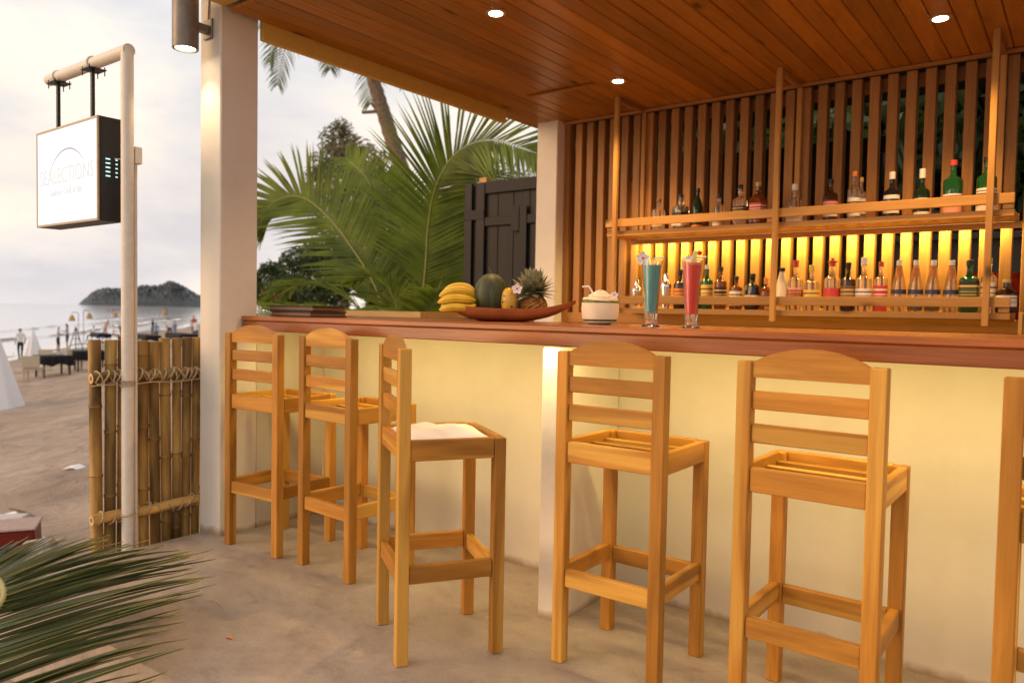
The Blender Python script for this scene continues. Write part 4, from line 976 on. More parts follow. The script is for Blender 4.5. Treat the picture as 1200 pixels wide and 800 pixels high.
pf([(482, 440), (497, 330, 0), (502, 262, 0), (512, 215, -.1), (536, 178, -.2), (575, 164, -.3), (630, 180, -.4)], 100, 1.10, 2)
pf([(470, 440), (462, 330, .5), (450, 260, .8), (430, 210, 1.0), (405, 185, 1.1)], 70, .80, 3)
pf([(475, 440), (482, 350, .8), (480, 280, 1.1), (474, 235, 1.3), (455, 205, 1.4)], 64, .8, 4, .35)
pf([(466, 440), (430, 372, -.5), (390, 340, -.8), (350, 334, -1.0), (318, 352, -1.1)], 56, .62, 5, .6, .2, V((0, 0, 1)))
pf([(478, 440), (505, 370, .2), (520, 320, .3), (530, 280, .4), (545, 255, .5)], 64, .7, 6, .3)
pf([(474, 440), (470, 390, -.6), (462, 350, -.8), (440, 325, -.9), (415, 330, -1)], 50, .6, 7, .6, .2, V((0, 0, 1)))
pf([(474, 440), (490, 395, -.6), (505, 360, -.8), (520, 345, -.9), (545, 350, -.9)], 50, .6, 8, .6, .2, V((0, 0, 1)))
pf([(478, 440), (486, 340, .3), (476, 280, .4), (455, 240, .5), (432, 232, .5)], 70, .8, 9, .35)
for i, q in enumerate(((455, 445), (470, 445), (484, 445))):
    a = on(q[0], q[1], 1, YP); MB().tube([V((a.x, a.y, gp.location.z-.05))-gp.location, a-gp.location], [.05, .03], 10).build('stem', 'rachis', gp, True)
# tall palm: trunk and crown
TYP = 13.0
tpb = on(478, 230, 1, TYP); tpt = on(418, -10, 1, TYP)
tp_ = thing('coconut_palm', 'tall leaning coconut palm with ringed trunk beyond the garden', 'palm tree', (tpb.x+.9, TYP, bzz(tpb.x, TYP)-.05))
tr = bez([tp_.location, V((tpb.x+.35, TYP, 1.4)), tpb, on(455, 150, 1, TYP), on(438, 95, 1, TYP), on(428, 50, 1, TYP), tpt], 60)
MB().tube([p-tp_.location for p in tr], [(.22-.09*i/59)*(1.06 if i % 2 else .97) for i in range(60)], 14).build('trunk', 'bark', tp_, True)
sa = on(450, 130, 1, TYP-.1); sb = on(425, 132, 1, TYP-.2)
MB().tube([sa-tp_.location, sb-tp_.location], [.05, .04], 8).build('sawn_stub', 'bark', tp_)
for i in range(15):
    a = i*2*math.pi/15+.2; el = (.75, .2, -.25)[i % 3]; ln = 2.9+.5*math.sin(i*3)
    d = V((math.cos(a), math.sin(a), 0)); P0 = tpt
    frond('frond', [P0, P0+d*ln*.3+V((0, 0, ln*(.12+.28*el))), P0+d*ln*.68+V((0, 0, ln*(.10+.25*el)-.2)), P0+d*ln*.92+V((0, 0, ln*(-.22+.2*el)-.35)), P0+d*ln*1.0+V((0, 0, ln*(-.42+.15*el)-.5))], tp_, 44, .85, seed=20+i, mat='far_palm_leaf', droop=.9, rad=.03, wid=.03, start=.2)
# distant palm behind the board fence
fp0 = on(600, 190, 1, 12.5)
fp = thing('palm_plant', 'pale arching palm crown rising behind the dark board fence', 'palm', (fp0.x+.8, 12.5, bzz(fp0.x, 12.5)))
c0 = V((fp0.x+.9, 12.5, 2.9)); MB().tube([V((0, 0, -.05)), c0-fp.location], [.16, .11], 12).build('trunk', 'bark', fp, True)
for i in range(14):
    a = i*2*math.pi/14+.1; ln = 2.6+.4*math.sin(i*2.1); d = V((math.cos(a), math.sin(a), 0)); el = (.9, .4, .0)[i % 3]
    frond('frond', [c0, c0+d*ln*.3+V((0, 0, ln*(.15+.32*el))), c0+d*ln*.65+V((0, 0, ln*(.12+.36*el))), c0+d*ln*.9+V((0, 0, ln*(-.08+.3*el))), c0+d*ln+V((0, 0, ln*(-.25+.22*el)))], fp, 44, .8, seed=50+i, mat='far_palm_leaf', droop=.8, rad=.025, wid=.03)
def leafcloud(cl, n, size, seed, long=1.6, hang=0):
    g = np.random.default_rng(seed); cl = np.array(cl, float); w_ = cl[:, 3]**2; idx = g.choice(len(cl), n, p=w_/w_.sum())
    d = g.normal(size=(n, 3)); d /= np.linalg.norm(d, axis=1)[:, None]; rr = g.random(n)**.45
    P = cl[idx, :3]+d*(rr*cl[idx, 3])[:, None]*np.array([1, 1, .8])
    a = g.normal(size=(n, 3)); a[:, 2] -= hang; a /= np.linalg.norm(a, axis=1)[:, None]; b = np.cross(a, g.normal(size=(n, 3))); b /= np.linalg.norm(b, axis=1)[:, None]
    s = size*(.6+.8*g.random(n))[:, None]; A = a*s*long; B_ = b*s
    vs = np.stack([P-A, P+B_*.55-A*.1, P+A, P-B_*.55-A*.1], 1).reshape(-1, 3)
    return vs, np.arange(n*4).reshape(-1, 4)
def tree(name, label, cat, base, clumps, nleaf, leaf, mat, seed, trunk_r=.12, long=1.6, hang=0, group=None):
    t = thing(name, label, cat, base, 0, group); b = V(base)
    cl = [(c[0]-b.x, c[1]-b.y, c[2]-b.z, c[3]) for c in clumps]
    vs, fs = leafcloud(cl, nleaf, leaf, seed, long, hang)
    me = bpy.data.meshes.new('crown'); me.from_pydata(vs.tolist(), [], fs.tolist()); me.materials.append(M[mat]); o = link('crown', me, t); stuff(o)
    mb = MB(); top = sum((V(c[:3]) for c in cl), V())/len(cl)
    mb.tube(bez([(0, 0, -.1), V((top.x*.3, top.y*.3, top.z*.5)), top], 8), [trunk_r*(1-.08*i) for i in range(8)], 8)
    for c in cl:
        s0 = V((top.x*.3, top.y*.3, top.z*.5)).lerp(top, random.random()); mb.tube(bez([s0, s0.lerp(V(c[:3]), .5)+V((0, 0, .1)), V(c[:3])], 5), [trunk_r*.35, trunk_r*.3, trunk_r*.22, trunk_r*.15, trunk_r*.06], 6)
    mb.build('trunk', 'bark', t, True); return t
def pclump(lst, y, k=1.0):
    out = []
    for px, py, r, *dy in lst:
        yy = y+(dy[0] if dy else 0); P = on(px, py, 1, yy); z = pix(P)[2]; out.append((P.x, P.y, P.z, r*z/F*k))
    return out
def gz(x, y): return bzz(x, y)
ca = pclump([(398, 165, 24), (415, 180, 26), (385, 190, 24), (430, 215, 26), (405, 220, 30), (375, 225, 22), (440, 250, 26), (395, 260, 34), (425, 285, 34), (400, 150, 14), (440, 190, 18), (370, 205, 14)], 20)
tree('casuarina_tree', 'feathery brown green casuarina tree standing behind the palms', 'tree', (ca[4][0], 20, gz(ca[4][0], 20)), ca, 5200, .06, 'casuarina_leaf', 61, .2, long=3.0, hang=.3)
cb = pclump([(352, 310, 26), (380, 300, 30), (410, 315, 34), (345, 345, 30), (380, 345, 34), (440, 330, 30)], 14)
tree('bush', 'dark leafy bush growing behind the palm plant', 'bush', (cb[1][0], 14, gz(cb[1][0], 14)), cb, 7000, .06, 'shrub_leaf', 62, .08)
cc_ = pclump([(318, 318, 16), (330, 338, 22), (310, 345, 20), (300, 330, 12)], 16)
tree('bush', 'small dark round bush beside the column, beyond the red flowers', 'bush', (cc_[1][0], 16, gz(cc_[1][0], 16)), cc_, 3000, .06, 'shrub_leaf', 63, .06)
cd = pclump([(455, 340, 34), (490, 345, 34), (525, 335, 34), (530, 300, 26), (548, 260, 20), (540, 230, 18), (500, 310, 28)], 8.6)
tree('bush', 'broad dark green bush filling the gap beside the board fence', 'bush', (cd[1][0], 8.6, gz(cd[1][0], 8.6)), cd, 9000, .05, 'shrub_leaf', 64, .06)
# arching grassy plants with red flowers near the column
for i, (px, py, y, lb) in enumerate(((335, 372, 5.6, 'spiky palm seedling with red flowers next to the column'), (420, 380, 5.4, 'pale striped grassy plant behind the planter'))):
    P = on(px, py, 1, y); t = thing('garden_plant', lb, 'plant', (P.x, y, gz(P.x, y)))
    for j in range(9):
        a = j*2*math.pi/9+.3; d = V((math.cos(a), math.sin(a)*.6, 0)); ln = .55+.2*random.random(); h0 = P.z-.25
        r0_ = V((P.x, y, h0)); frond('frond', [r0_, r0_+d*ln*.4+V((0, 0, .34)), r0_+d*ln*.8+V((0, 0, .40)), r0_+d*ln*1.1+V((0, 0, .26))], t, 22, .30, seed=90+i*20+j, droop=.5, rad=.008, wid=.016)
    MB().tube([(0, 0, -.05), (0, 0, P.z-.2-t.location.z)], [.05, .04], 10).build('stem', 'bark', t, True)
    if i == 0:
        for j in range(4):
            q = V((random.uniform(-.3, .3), random.uniform(-.2, .2), P.z-t.location.z+random.uniform(.05, .3)))
            MB().lathe([(.002, 0), (.010, .012), (.006, .03), (.002, .034)], 7).build('flower', 'cherry', t, True, loc=q)
# planter behind counter
pt = thing('planter_box', 'tan wooden planter box edge behind the counter end', 'planter', (-4.5, 4.25, bzz(-4.5, 4.25)))
po = pt.location
def pt_(n_, a, b, m): return MB().box(V(a)-po, V(b)-po, .004).build(n_, m, pt)
pt_('front_board', (-5.2, 4.0, po.z-.02), (-3.90, 4.03, 1.14), 'planter_x'); pt_('end_board', (-3.93, 4.032, po.z-.02), (-3.90, 4.50, 1.14), 'planter_y'); pt_('back_board', (-5.2, 4.47, po.z-.02), (-3.932, 4.50, 1.14), 'planter_x'); pt_('end_board', (-5.2, 4.032, po.z-.02), (-5.17, 4.468, 1.14), 'planter_y')
pt_('cap_board', (-5.22, 3.98, 1.142), (-3.88, 4.05, 1.188), 'planter_x'); pt_('cap_board', (-3.95, 4.052, 1.142), (-3.88, 4.52, 1.188), 'planter_y')
pt_('soil', (-5.165, 4.035, po.z), (-3.935, 4.465, 1.10), 'bark')
# dark board fence
FY = 6.0; fa = on(545, 216, 1, FY); fzt = fa.z; gz0 = bzz(-5, 6)
df = thing('board_fence', 'dark brown framed board fence panel beside the pale column', 'fence', (fa.x, FY, gz0)); do = df.location
def df_(n_, a, b, m='dark_board_z'): return MB().box(V(a)-do, V(b)-do, .004).build(n_, m, df)
x0 = fa.x; x1 = -1.2  # fence extended behind the slats to darken their bright gaps
nb = 20; wbd = (x1-x0-.06)/nb
for i in range(nb): df_('board', (x0+.03+i*wbd, FY+.03, gz0-.05), (x0+.03+(i+1)*wbd-.003, FY+.05, fzt-.02))
for a, b in ((0, .10), (.16, .27)): df_('stile', (x0+a, FY-.005, gz0-.05), (x0+b, FY+.028, fzt-.002))
df_('top_rail', (x0+.272, FY, fzt-.12), (x1, FY+.028, fzt)); 
for zz in (fzt-.36, fzt-1.5): df_('cross_rail', (x0+.272, FY+.001, zz-.09), (x1, FY+.028, zz), 'dark_board_x')
df_('cross_rail', (x0+.001, FY-.010, fzt-.38), (x0+.268, FY-.006, fzt-.28), 'dark_board_x')
for xm_ in (x0+.72, x0+1.35): df_('mullion', (xm_, FY-.006, gz0-.05), (xm_+.09, FY-.0005, fzt-.27))
df_('mullion', (x0+.62, FY-.012, fzt-.52), (x0+.72, FY-.0065, fzt-.27))
df_('post_top', (x0+.14, FY+.06, gz0-.05), (x0+.24, FY+.14, fzt+.06), 'pine_z')
# grey shed wall and bushes behind the slats
gw = thing('garden_wall', 'low grey wall seen through the slats behind the bottles', 'wall', (.2, 7.6, bzz(.2, 7.6)))
MB().box((-1.9, 0, -.1), (2.6, .15, 2.1), .01).build('wall_body', 'grey_wall', gw); MB().box((-1.92, -.03, 2.102), (2.62, .18, 2.16), .005).build('coping', 'grey_wall', gw)
for i, (x, y, lb) in enumerate(((-4.7, 8.9, 'tall dark tree behind the slats next to the pale column'), (-3.7, 8.3, 'bushy dark tree behind the slats over the board fence'), (-2.7, 8.5, 'dark tree behind the slats beside the board fence'), (-1.3, 9.2, 'dark tree rising behind the slats above the wall'), (.3, 9.0, 'leafy dark tree behind the slats above the red tank'), (1.9, 9.4, 'dark tree behind the slats past the shelf end'))):
    g = random.Random(70+i); cl = [(x+g.uniform(-.9, .9), y+g.uniform(-.5, .5), g.uniform(.6, 5.4), g.uniform(.6, .9)) for _ in range(22)]
    tree('garden_tree', lb, 'tree', (x, y, bzz(x, y)), cl, 12000, .11, 'shrub_leaf', 80+i, .12, group='trees behind the slat screen')

# ------------------------------------------------------------------ cut palm frond lying over the terrace corner
def floor_z(x, y): return 0.0 if (x > -3.745 and y > 1.25) else max(bzz(x, y), -.30)
ff_ = thing('palm_frond', 'big cut palm frond lying across the terrace edge', 'palm frond', (-3.4, 1.05, 0))
rp_ = [on(-90, 1010, 2, .12), on(-84, 920, 2, .14), on(-66, 840, 2, .16), on(-40, 775, 2, .18), on(-8, 722, 2, .20), on(5, 698, 2, .21), on(-2, 678, 2, .20), on(-26, 662, 2, .17)]
def cut_frond():
    rc_ = bez(rp_, 60); ro = ff_.location; g = random.Random(12)
    fo_ = MB().tube([p-ro for p in rc_], [.016-.009*i/59 for i in range(60)], 8).build('rachis', 'rachis', ff_, True)
    FH = V((_fw.x, _fw.y, 0)).normalized(); RH = V((CR.x, CR.y, 0)).normalized(); vs = []; fs = []; vm = []; fm = []
    nl = 84
    for i in range(nl):
        t = (i+.5)/nl; p = rc_[min(int(t*59), 58)]; th = math.radians(52+4*t+95*max(0, t-.70)**1.25*2.0+g.uniform(-6, 6))
        L_ = (.72*(.50+.50*min(1, t/.45))-.10*max(0, t-.55)-1.45*max(0, t-.70))*g.uniform(.88, 1.08); wd = .040*g.uniform(.8, 1.1)
        d = (RH*math.cos(th)+FH*math.sin(th)+V((0, 0, (.05+.35*max(0, t-.7))))).normalized(); sd = d.cross(V((0, 0, 1))).normalized(); sd = (sd+V((0, 0, g.uniform(-.5, .9)))).normalized()
        k = 8; pos = p.copy(); dd = d.copy(); o = len(vs); dr = g.uniform(.02, .10); om = len(vm)
        for q in range(k):
            u = q/(k-1); ww = wd*(math.sin(math.pi*min(1, .2+.8*u**.8))**.8 if q < k-1 else .02)
            zf = floor_z(pos.x, pos.y)
            if pos.z < zf+.012: pos.z = zf+.012+.006*g.random(); dd.z = max(dd.z, 0); dd.normalize()
            nrm = sd.cross(dd).normalized()
            tri = [pos+sd*ww*.5+nrm*ww*.12, pos-nrm*ww*.12, pos-sd*ww*.5+nrm*ww*.12]
            for v_ in tri: v_.z = max(v_.z, zf+.004)
            vs += [v_-ro for v_ in tri]
            c = pos-nrm*ww*.10+V((0, 0, .0025)); vm += [c+sd*.0016-ro, c+V((0, 0, .002))-ro, c-sd*.0016-ro]
            dd = (dd+V((0, 0, -1))*dr*(.25+u)*.55).normalized(); pos = pos+dd*(L_/(k-1))
        for q in range(k-1): a = o+q*3; fs += [(a, a+1, a+4, a+3), (a+1, a+2, a+5, a+4)]; fm += [(a, a+1, a+4, a+3), (a+1, a+2, a+5, a+4)]
    stuff(MB().add(vs, fs).build('leaflets', 'frond_leaf', fo_, True)); stuff(MB().add(vm, fm).build('leaf_ribs', 'rachis', fo_, True))
cut_frond()
# odds and ends on the sand
p = march(18, 652)
rc = thing('red_crate', 'dark red box with a pale rim lying tilted on the sand', 'box', (p.x, p.y, p.z), YAW+.35); rc.rotation_euler.x = .12
MB().box((-.24, -.10, -.02), (.14, .10, .22), .012).build('box_body', 'red_plastic', rc); MB().box((-.25, -.11, .222), (.15, .11, .238), .006).build('box_rim', 'pale_rim', rc)
p = march(4, 640); pb_ = thing('weathered_block', 'whitewashed wood block resting beside the red box', 'wood block', (p.x-.05, p.y+.05, p.z), YAW+.2)
MB().box((-.16, -.08, -.02), (.10, .08, .16), .012).build('block', 'driftwood_x', pb_); MB().box((-.17, -.085, .162), (.11, .085, .20), .008).build('top_plank', 'driftwood_x', pb_)
p = march(50, 660)
g = random.Random(2); vs = []; f = []; nn, mm = 14, 8
for i in range(mm):
    a = math.pi*i/(mm-1)
    for j in range(nn): b = 2*math.pi*j/nn; q = .12*(1+.22*g.uniform(-1, 1)); vs.append((q*1.3*math.sin(a)*math.cos(b), q*math.sin(a)*math.sin(b), q*.85*math.cos(a)))
for i in range(mm-1):
    for j in range(nn): a, b = i*nn+j, i*nn+(j+1) % nn; f.append((a, a+nn, b+nn, b))
tag(MB().add(vs, f).build('stone', 'grey_stone', None, True, loc=(p.x, p.y, p.z+.06)), 'rough grey stone on the sand by the red box', 'stone')
p = march(88, 552); t = thing('paper_scrap', 'crumpled white paper scrap lying on the sand', 'litter', (p.x, p.y, p.z+.02), .4)
MB().add([(-.13, -.05, .0), (.0, -.07, .035), (.14, -.04, .0), (-.12, .05, .02), (.01, .06, .05), (.13, .06, .01)], [(0, 1, 4, 3), (1, 2, 5, 4)]).build('sheet', 'paper', t)
p = march(25, 603); tag(MB().tube([(-.25, 0, .01), (0, .01, .025), (.3, .03, .015)], [.008, .011, .006], 6).build('driftwood_stick', 'bark', None, True, loc=p), 'thin dry stick lying on the sand', 'stick')
p = march(12, 604); t = thing('paper_scrap', 'tiny white scrap on the sand near the thin stick', 'litter', (p.x, p.y, p.z+.015), 1.1)
MB().add([(-.05, -.02, .0), (.05, -.03, .01), (.05, .03, .02), (-.04, .03, .0)], [(0, 1, 2, 3)]).build('sheet', 'paper', t)

# ------------------------------------------------------------------ beach restaurant
def make_chair():
    t = thing('beach_chair', 'cream wicker dining chair', 'chair', (0, 0, 0), 0, 'wicker chairs on the beach')
    MB().box((-.26, -.26, .38), (.26, .26, .44), .01).build('seat', 'wicker', t); MB().box((-.24, -.24, .442), (.24, .24, .50), .02).build('cushion', 'cloth_white', t)
    MB().box((-.26, -.28, .46), (.26, -.23, .86), .012).build('backrest', 'wicker', t)
    for sx in (-1, 1):
        for sy in (-1, 1): MB().box((sx*.22-.025, sy*.22-.025, -.03), (sx*.22+.025, sy*.22+.025, .38), .004).build('leg', 'wicker', t)
    return t
def make_table(w_, d_, lb, loc, rot):
    t = thing('dining_table', lb, 'table', loc, rot, 'black clothed tables on the beach')
    MB().box((-w_/2, -d_/2, .70), (w_/2, d_/2, .74), .01).build('table_top', 'dark_wood', t)
    for sx in (-1, 1):
        for sy in (-1, 1): MB().box((sx*(w_/2-.06)-.03, sy*(d_/2-.06)-.03, -.05), (sx*(w_/2-.06)+.03, sy*(d_/2-.06)+.03, .70), .004).build('leg', 'dark_wood', t)
    vs = []; f = []; n = 48; W2, D2 = w_/2+.015, d_/2+.015
    for k_, z in enumerate((.745, .744, .60, .42)):
        for i in range(n):
            a = 2*math.pi*i/n; c, s = math.cos(a), math.sin(a); q = 1/max(abs(c), abs(s)); fl = .02*k_*math.sin(i*2.1)*(k_ > 0)
            vs.append(((W2+fl+.01*k_)*c*q if k_ else W2*.6*c*q, (D2+fl+.01*k_)*s*q if k_ else D2*.6*s*q, z-(.05*math.sin(i*.8) if k_ == 3 else 0)))
    for k_ in range(3):
        for i in range(n): a, b = k_*n+i, k_*n+(i+1) % n; f.append((a+n, b+n, b, a))
    f.append(tuple(range(n)))
    MB().add(vs, f).build('tablecloth', 'cloth_black', t, True); return t
ch0 = make_chair(); used = [0]
def chair(px, py, rot, lb):
    P = march(px, py)
    if not used[0]: used[0] = 1; ch0.location = P; ch0.rotation_euler.z = rot; ch0['label'] = lb; return ch0
    return dup(ch0, P, rot, lb)
VD = math.atan2(ray(60, 430).x*-1, ray(60, 430).y)     # heading away from the camera on the beach
chair(39, 446, VD-.25, 'cream wicker chair with its back turned, at the small black table')
chair(51, 434, VD+2.9, 'cream wicker chair on the far side of the small black table')
chair(88, 434, VD-.1, 'cream wicker chair with its back turned, beside the bamboo fence end')
chair(73, 428, VD+1.6, 'cream wicker chair half hidden between the two black tables')
P = march(62, 440); make_table(.95, .95, 'small square table under a black cloth on the open sand', P, VD+.3)
P = march(104, 433); make_table(.95, .95, 'square black clothed table half hidden by the bamboo fence', P, VD+.1)
P = march(118, 401); make_table(3.4, .9, 'long black clothed table where the bathers stand', P, VD-1.45)
P = march(172, 405); make_table(3.6, .9, 'long black clothed table behind the fence, by the hanging lamps', P, VD-1.45)
P = march(212, 405); make_table(3.2, .9, 'long black clothed table behind the fence, next to the column', P, VD-1.45)
def cone(px, py_base, wpx, hpx, lb):
    P = march(px, py_base); kk = pix(P)[2]/F; R_ = wpx*kk/2; H_ = hpx*kk
    t = thing('folded_parasol', lb, 'parasol', P, 0, 'white cone shaped covers on the beach'); vs = []; n = 40; f = []
    for u in (0, .25, .5, .75, .95, 1):
        for i in range(n): a = 2*math.pi*i/n; q = R_*(1-u)*(1+.09*math.sin(8*a))+.012; vs.append((q*math.cos(a), q*math.sin(a), H_*u))
    for k_ in range(5):
        for i in range(n): a, b = k_*n+i, k_*n+(i+1) % n; f.append((a, b, b+n, a+n))
    MB().add(vs, f).build('fabric', 'cloth_white', t, True); MB().tube([(0, 0, -.05), (0, 0, H_+.08)], .02, 8).build('pole', 'dark_wood', t)
cone(-8, 480, 62, 105, 'large white cone of cloth standing near on the sand')
cone(39, 419, 21, 34, 'small white cone of cloth beside the walking person in black trousers')
def lamp(px, top, px2, fy, lb):
    P = march(px, fy); kk = pix(P)[2]/F; h = (fy-top)*kk; dx = (px2-px)*kk; t = thing('lamp_post', lb, 'lamp', P, VD, 'wicker lamp posts on the beach')
    e = V((dx, 0, h-.03)); MB().tube([(0, 0, -.05), (0, 0, h-.06), (dx*.15, 0, h), e+V((0, 0, .02))], .02, 8).build('post', 'dark_wood', t, True)
    MB().tube([e, e+V((0, 0, -.16))], .008, 6).build('cord', 'dark_wood', t)
    MB().lathe([(.03, 0), (.10, -.05), (.20, -.30), (.23, -.46), (.215, -.46), (.09, -.05)], 18, close=False).build('lamp_shade', 'wicker_shade', t, True, loc=e+V((0, 0, -.15)))
lamp(92, 366, 85.5, 405, 'hanging wicker lamp on a slim post beside the standing pair')
lamp(98, 363.5, 104, 404, 'hanging wicker lamp over the long black table end')
lamp(143, 363, 136, 399, 'hanging wicker lamp just beside the sign pole')
lamp(196, 361, 193, 397, 'hanging wicker lamp between the two blue shirts')
ez = march(89, 411); t = thing('easel', 'dark wooden easel standing on the sand behind the wicker chair', 'easel', ez, VD)
MB().tube([(-.42, 0, -.03), (0, .02, 1.55)], .028, 8).build('leg', 'dark_wood', t); MB().tube([(.42, 0, -.03), (0, .02, 1.55)], .028, 8).build('leg', 'dark_wood', t); MB().tube([(0, .5, -.03), (0, .05, 1.45)], .028, 8).build('rear_leg', 'dark_wood', t); MB().tube([(-.2, .0, .78), (.2, .0, .78)], .02, 8).build('tray', 'dark_wood', t)
P = march(142, 399); t = thing('potted_plant', 'upright green leafy plant beside the sign pole on the beach', 'plant', P)
MB().lathe([(.10, -.05), (.18, 0), (.22, .35), (.19, .36), (.05, .30)], 16).build('pot', 'dark_wood', t, True)
for j in range(16):
    a = j*2.4; q = .16+.30*(j % 5)/5; d = V((math.cos(a), math.sin(a), 0)); hh = .9+.5*((j*7) % 5)/5; vs = []
    for i in range(6):
        u = i/5; wd = .075*math.sin(math.pi*(.1+.88*u)); c = d*q*u**1.4+V((0, 0, .33+hh*u)); sd = V((-d.y, d.x, 0)); vs += [c+sd*wd, c-d*.01, c-sd*wd]
    f = []
    for i in range(5): b = i*3; f += [(b, b+1, b+4, b+3), (b+1, b+2, b+5, b+4)]
    MB().add(vs, f).build('leaf', 'palm_leaf', t, True)

# people
def person(px, head_py, h, label, shirt, pants, pose='stand', rot=0, skin='skin', shorts=False, longhair=False, foot_py=None, group='people on the beach'):
    P = march(px, foot_py); P.z = max(P.z, WZ-.25)
    h = min(1.85, max(1.5, (foot_py-head_py)*pix(P)[2]/F/(.78 if pose == 'sit' else (.93 if pose == 'bend' else 1))))
    s = h/1.7; J = {}; 
    lean = {'stand': .0, 'walk': .02, 'read': .05, 'bend': .45, 'sit': .0}[pose]
    hip = .92 if pose != 'sit' else .47
    def up(z, x=0, y=0):  # spine point, leaning forward (+y)
        return V((x, y+math.sin(lean)*(z-hip), hip+(z-hip)*math.cos(lean)))
    zb = hip-.92
    seg = []; vs = []; es = []; rad = []
    def vert(p, r): vs.append(p*s); rad.append(r*s); return len(vs)-1
    def bone(a, b, mat): es.append((a, b)); seg.append((vs[a], vs[b], mat))
    pelvis = vert(V((0, 0, hip)), .135); waist = vert(up(hip+.18), .12); chest = vert(up(hip+.38), .145); neckb = vert(up(hip+.53), .062); head0 = vert(up(hip+.60, 0, .01), .065); head1 = vert(up(hip+.69, 0, .02), .095); head2 = vert(up(hip+.755, 0, .01), .07)
    bone(pelvis, waist, shirt); bone(waist, chest, shirt); bone(chest, neckb, shirt); bone(neckb, head0, skin); bone(head0, head1, skin); bone(head1, head2, 'hair')
    for sx in (-1, 1):
        sh = vert(up(hip+.46, sx*.17), .055)
        bone(chest, sh, shirt)
        if pose in ('read', 'sit'): el = vert(up(hip+.22, sx*.22, .06), .042); wr = vert(up(hip+.26, sx*.12, .28), .030); hd = vert(up(hip+.28, sx*.09, .36), .034)
        elif pose == 'bend': el = vert(up(hip+.24, sx*.22, .14), .042); wr = vert(up(hip+.10, sx*.18, .34), .030); hd = vert(up(hip+.06, sx*.17, .40), .034)
        else: el = vert(up(hip+.19, sx*.24, -.02+.06*sx*(pose == 'walk')), .042); wr = vert(up(hip-.04, sx*.25, .05+.10*sx*(pose == 'walk')), .030); hd = vert(up(hip-.12, sx*.25, .07+.12*sx*(pose == 'walk')), .034)
        bone(sh, el, shirt); bone(el, wr, skin); bone(wr, hd, skin)
        if pose == 'sit': hp = vert(V((sx*.10, .0, hip-.02)), .095); kn = vert(V((sx*.12, .42, hip)), .065); an = vert(V((sx*.12, .44, .08)), .042); to = vert(V((sx*.12, .58, .03)), .038)
        else:
            st_ = .16*sx if pose == 'walk' else .02*sx
            hp = vert(V((sx*.09, 0, hip-.08)), .095); kn = vert(V((sx*.11, st_*.6+.03, .48)), .062); an = vert(V((sx*.11, st_*1.2, .09)), .040); to = vert(V((sx*.12, st_*1.2+.13, .035)), .038)
        bone(pelvis, hp, pants); bone(hp, kn, pants); bone(kn, an, skin if shorts else pants); bone(an, to, 'fabric_black' if not shorts else skin)
    if longhair:
        hr = vert(up(hip+.50, 0, -.08), .05); bone(head2, hr, 'hair')
    me = bpy.data.meshes.new('person'); me.from_pydata([tuple(v) for v in vs], es, [])
    o = bpy.data.objects.new('person', me); COL.objects.link(o)
    md = o.modifiers.new('skin', 'SKIN'); 
    for i, v_ in enumerate(me.skin_vertices[0].data): v_.radius = (rad[i], rad[i]*.85); v_.use_root = (i == 0)
    ss = o.modifiers.new('sub', 'SUBSURF'); ss.levels = 1; ss.render_levels = 1
    bpy.context.view_layer.update()
    m2 = bpy.data.meshes.new_from_object(o.evaluated_get(bpy.context.evaluated_depsgraph_get()))
    bpy.data.objects.remove(o); mats = [shirt, pants, skin, 'hair', 'fabric_black']; mats = list(dict.fromkeys(mats)); m2.materials.clear()
    for q in mats: m2.materials.append(M[q])
    for pg in m2.polygons:
        c = pg.center; best = 9; bm_ = shirt
        for a, b, mt in seg:
            ab = b-a; t_ = max(0, min(1, (c-a).dot(ab)/max(ab.length_squared, 1e-9))); d = (c-(a+ab*t_)).length
            if d < best: best = d; bm_ = mt
        pg.material_index = mats.index(bm_); pg.use_smooth = True
    body = link('person', m2, None, P, (0, 0, VD+rot)); tag(body, label, 'person', group)
    return body
person(24, 384, 1.66, 'person walking in a white shirt and black trousers beside a white cone', 'fabric_white', 'fabric_black', 'walk', .3, foot_py=421)
person(68, 382.5, 1.6, 'person in a grey shirt and black shorts reading a card', 'fabric_grey', 'fabric_black', 'read', -1.3, shorts=True, foot_py=412)
person(79, 378.5, 1.66, 'person with long hair in a grey top facing the card reader', 'fabric_grey', 'fabric_dark', 'read', 1.4, shorts=True, longhair=True, foot_py=409)
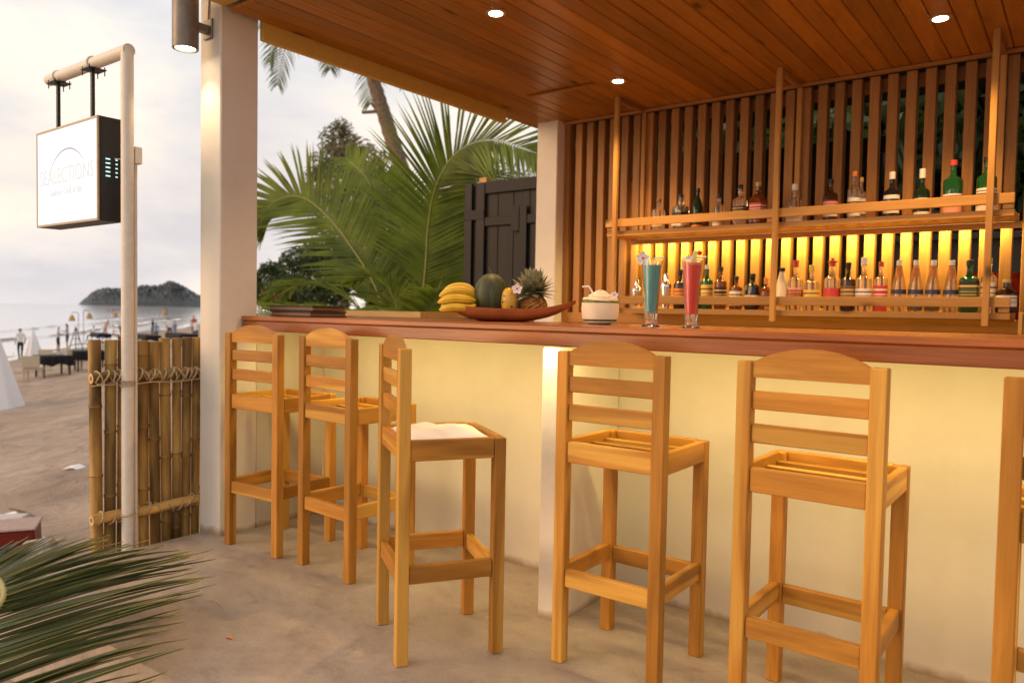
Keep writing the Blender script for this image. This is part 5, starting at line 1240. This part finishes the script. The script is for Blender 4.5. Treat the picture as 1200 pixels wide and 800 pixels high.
person(110, 379.5, 1.7, 'person in white seated at the long black table', 'fabric_white', 'fabric_dark', 'sit', 1.5, foot_py=400)
person(123, 374.5, 1.7, 'bare shouldered person bending forward behind the long table', 'skin', 'fabric_tan', 'bend', -.8, shorts=True, foot_py=398)
person(132, 378.5, 1.6, 'person in a pale top seated beside the green plant', 'fabric_white', 'fabric_tan', 'sit', -1.3, skin='skin_pale', foot_py=399)
person(128, 369, 1.6, 'distant bather in reddish swimwear at the water edge', 'fabric_red', 'fabric_red', 'stand', .4, shorts=True, foot_py=392)
person(132, 367, 1.7, 'distant bather in dark swimwear at the water edge', 'fabric_dark', 'fabric_dark', 'stand', .4, shorts=True, foot_py=391)
person(179, 372, 1.72, 'person in dark clothes standing behind a blue shirted diner', 'fabric_dark', 'fabric_dark', 'stand', 1.2, foot_py=397)
person(183, 377, 1.66, 'person in a light blue shirt standing behind the fence by the sign pole', 'fabric_blue', 'fabric_dark', 'stand', -.4, foot_py=402)
person(199, 372, 1.72, 'person in a white shirt and black trousers beside the hanging lamp', 'fabric_white', 'fabric_black', 'stand', .2, foot_py=397)
person(205, 375, 1.68, 'person in a blue shirt facing the white shirted waiter', 'fabric_blue', 'fabric_blue', 'stand', 1.0, foot_py=400)
person(229.5, 375.5, 1.7, 'person in a white top at the table next to the column', 'fabric_white', 'fabric_dark', 'read', -.5, foot_py=403)
person(227, 369.5, 1.66, 'distant person in red standing near the column side', 'fabric_red', 'fabric_dark', 'stand', .3, foot_py=394)

p = on(269, 747, 2, .002)
tag(MB().add([(-.022, -.004, .002), (.0, -.008, .006), (.024, .0, .002), (.0, .008, .005)], [(0, 1, 2, 3)]).build('fallen_petal', 'label_orange', None, loc=p), 'small orange petal lying on the concrete floor', 'petal')
p = on(250, 706, 2, .002)
tag(MB().tube([(-.06, 0, .003), (0, .012, .006), (.06, .0, .003)], [.001, .0022, .0008], 6).build('dry_leaflet', 'rope', None, loc=p), 'thin dry leaf strip on the concrete floor near the frond', 'leaf')
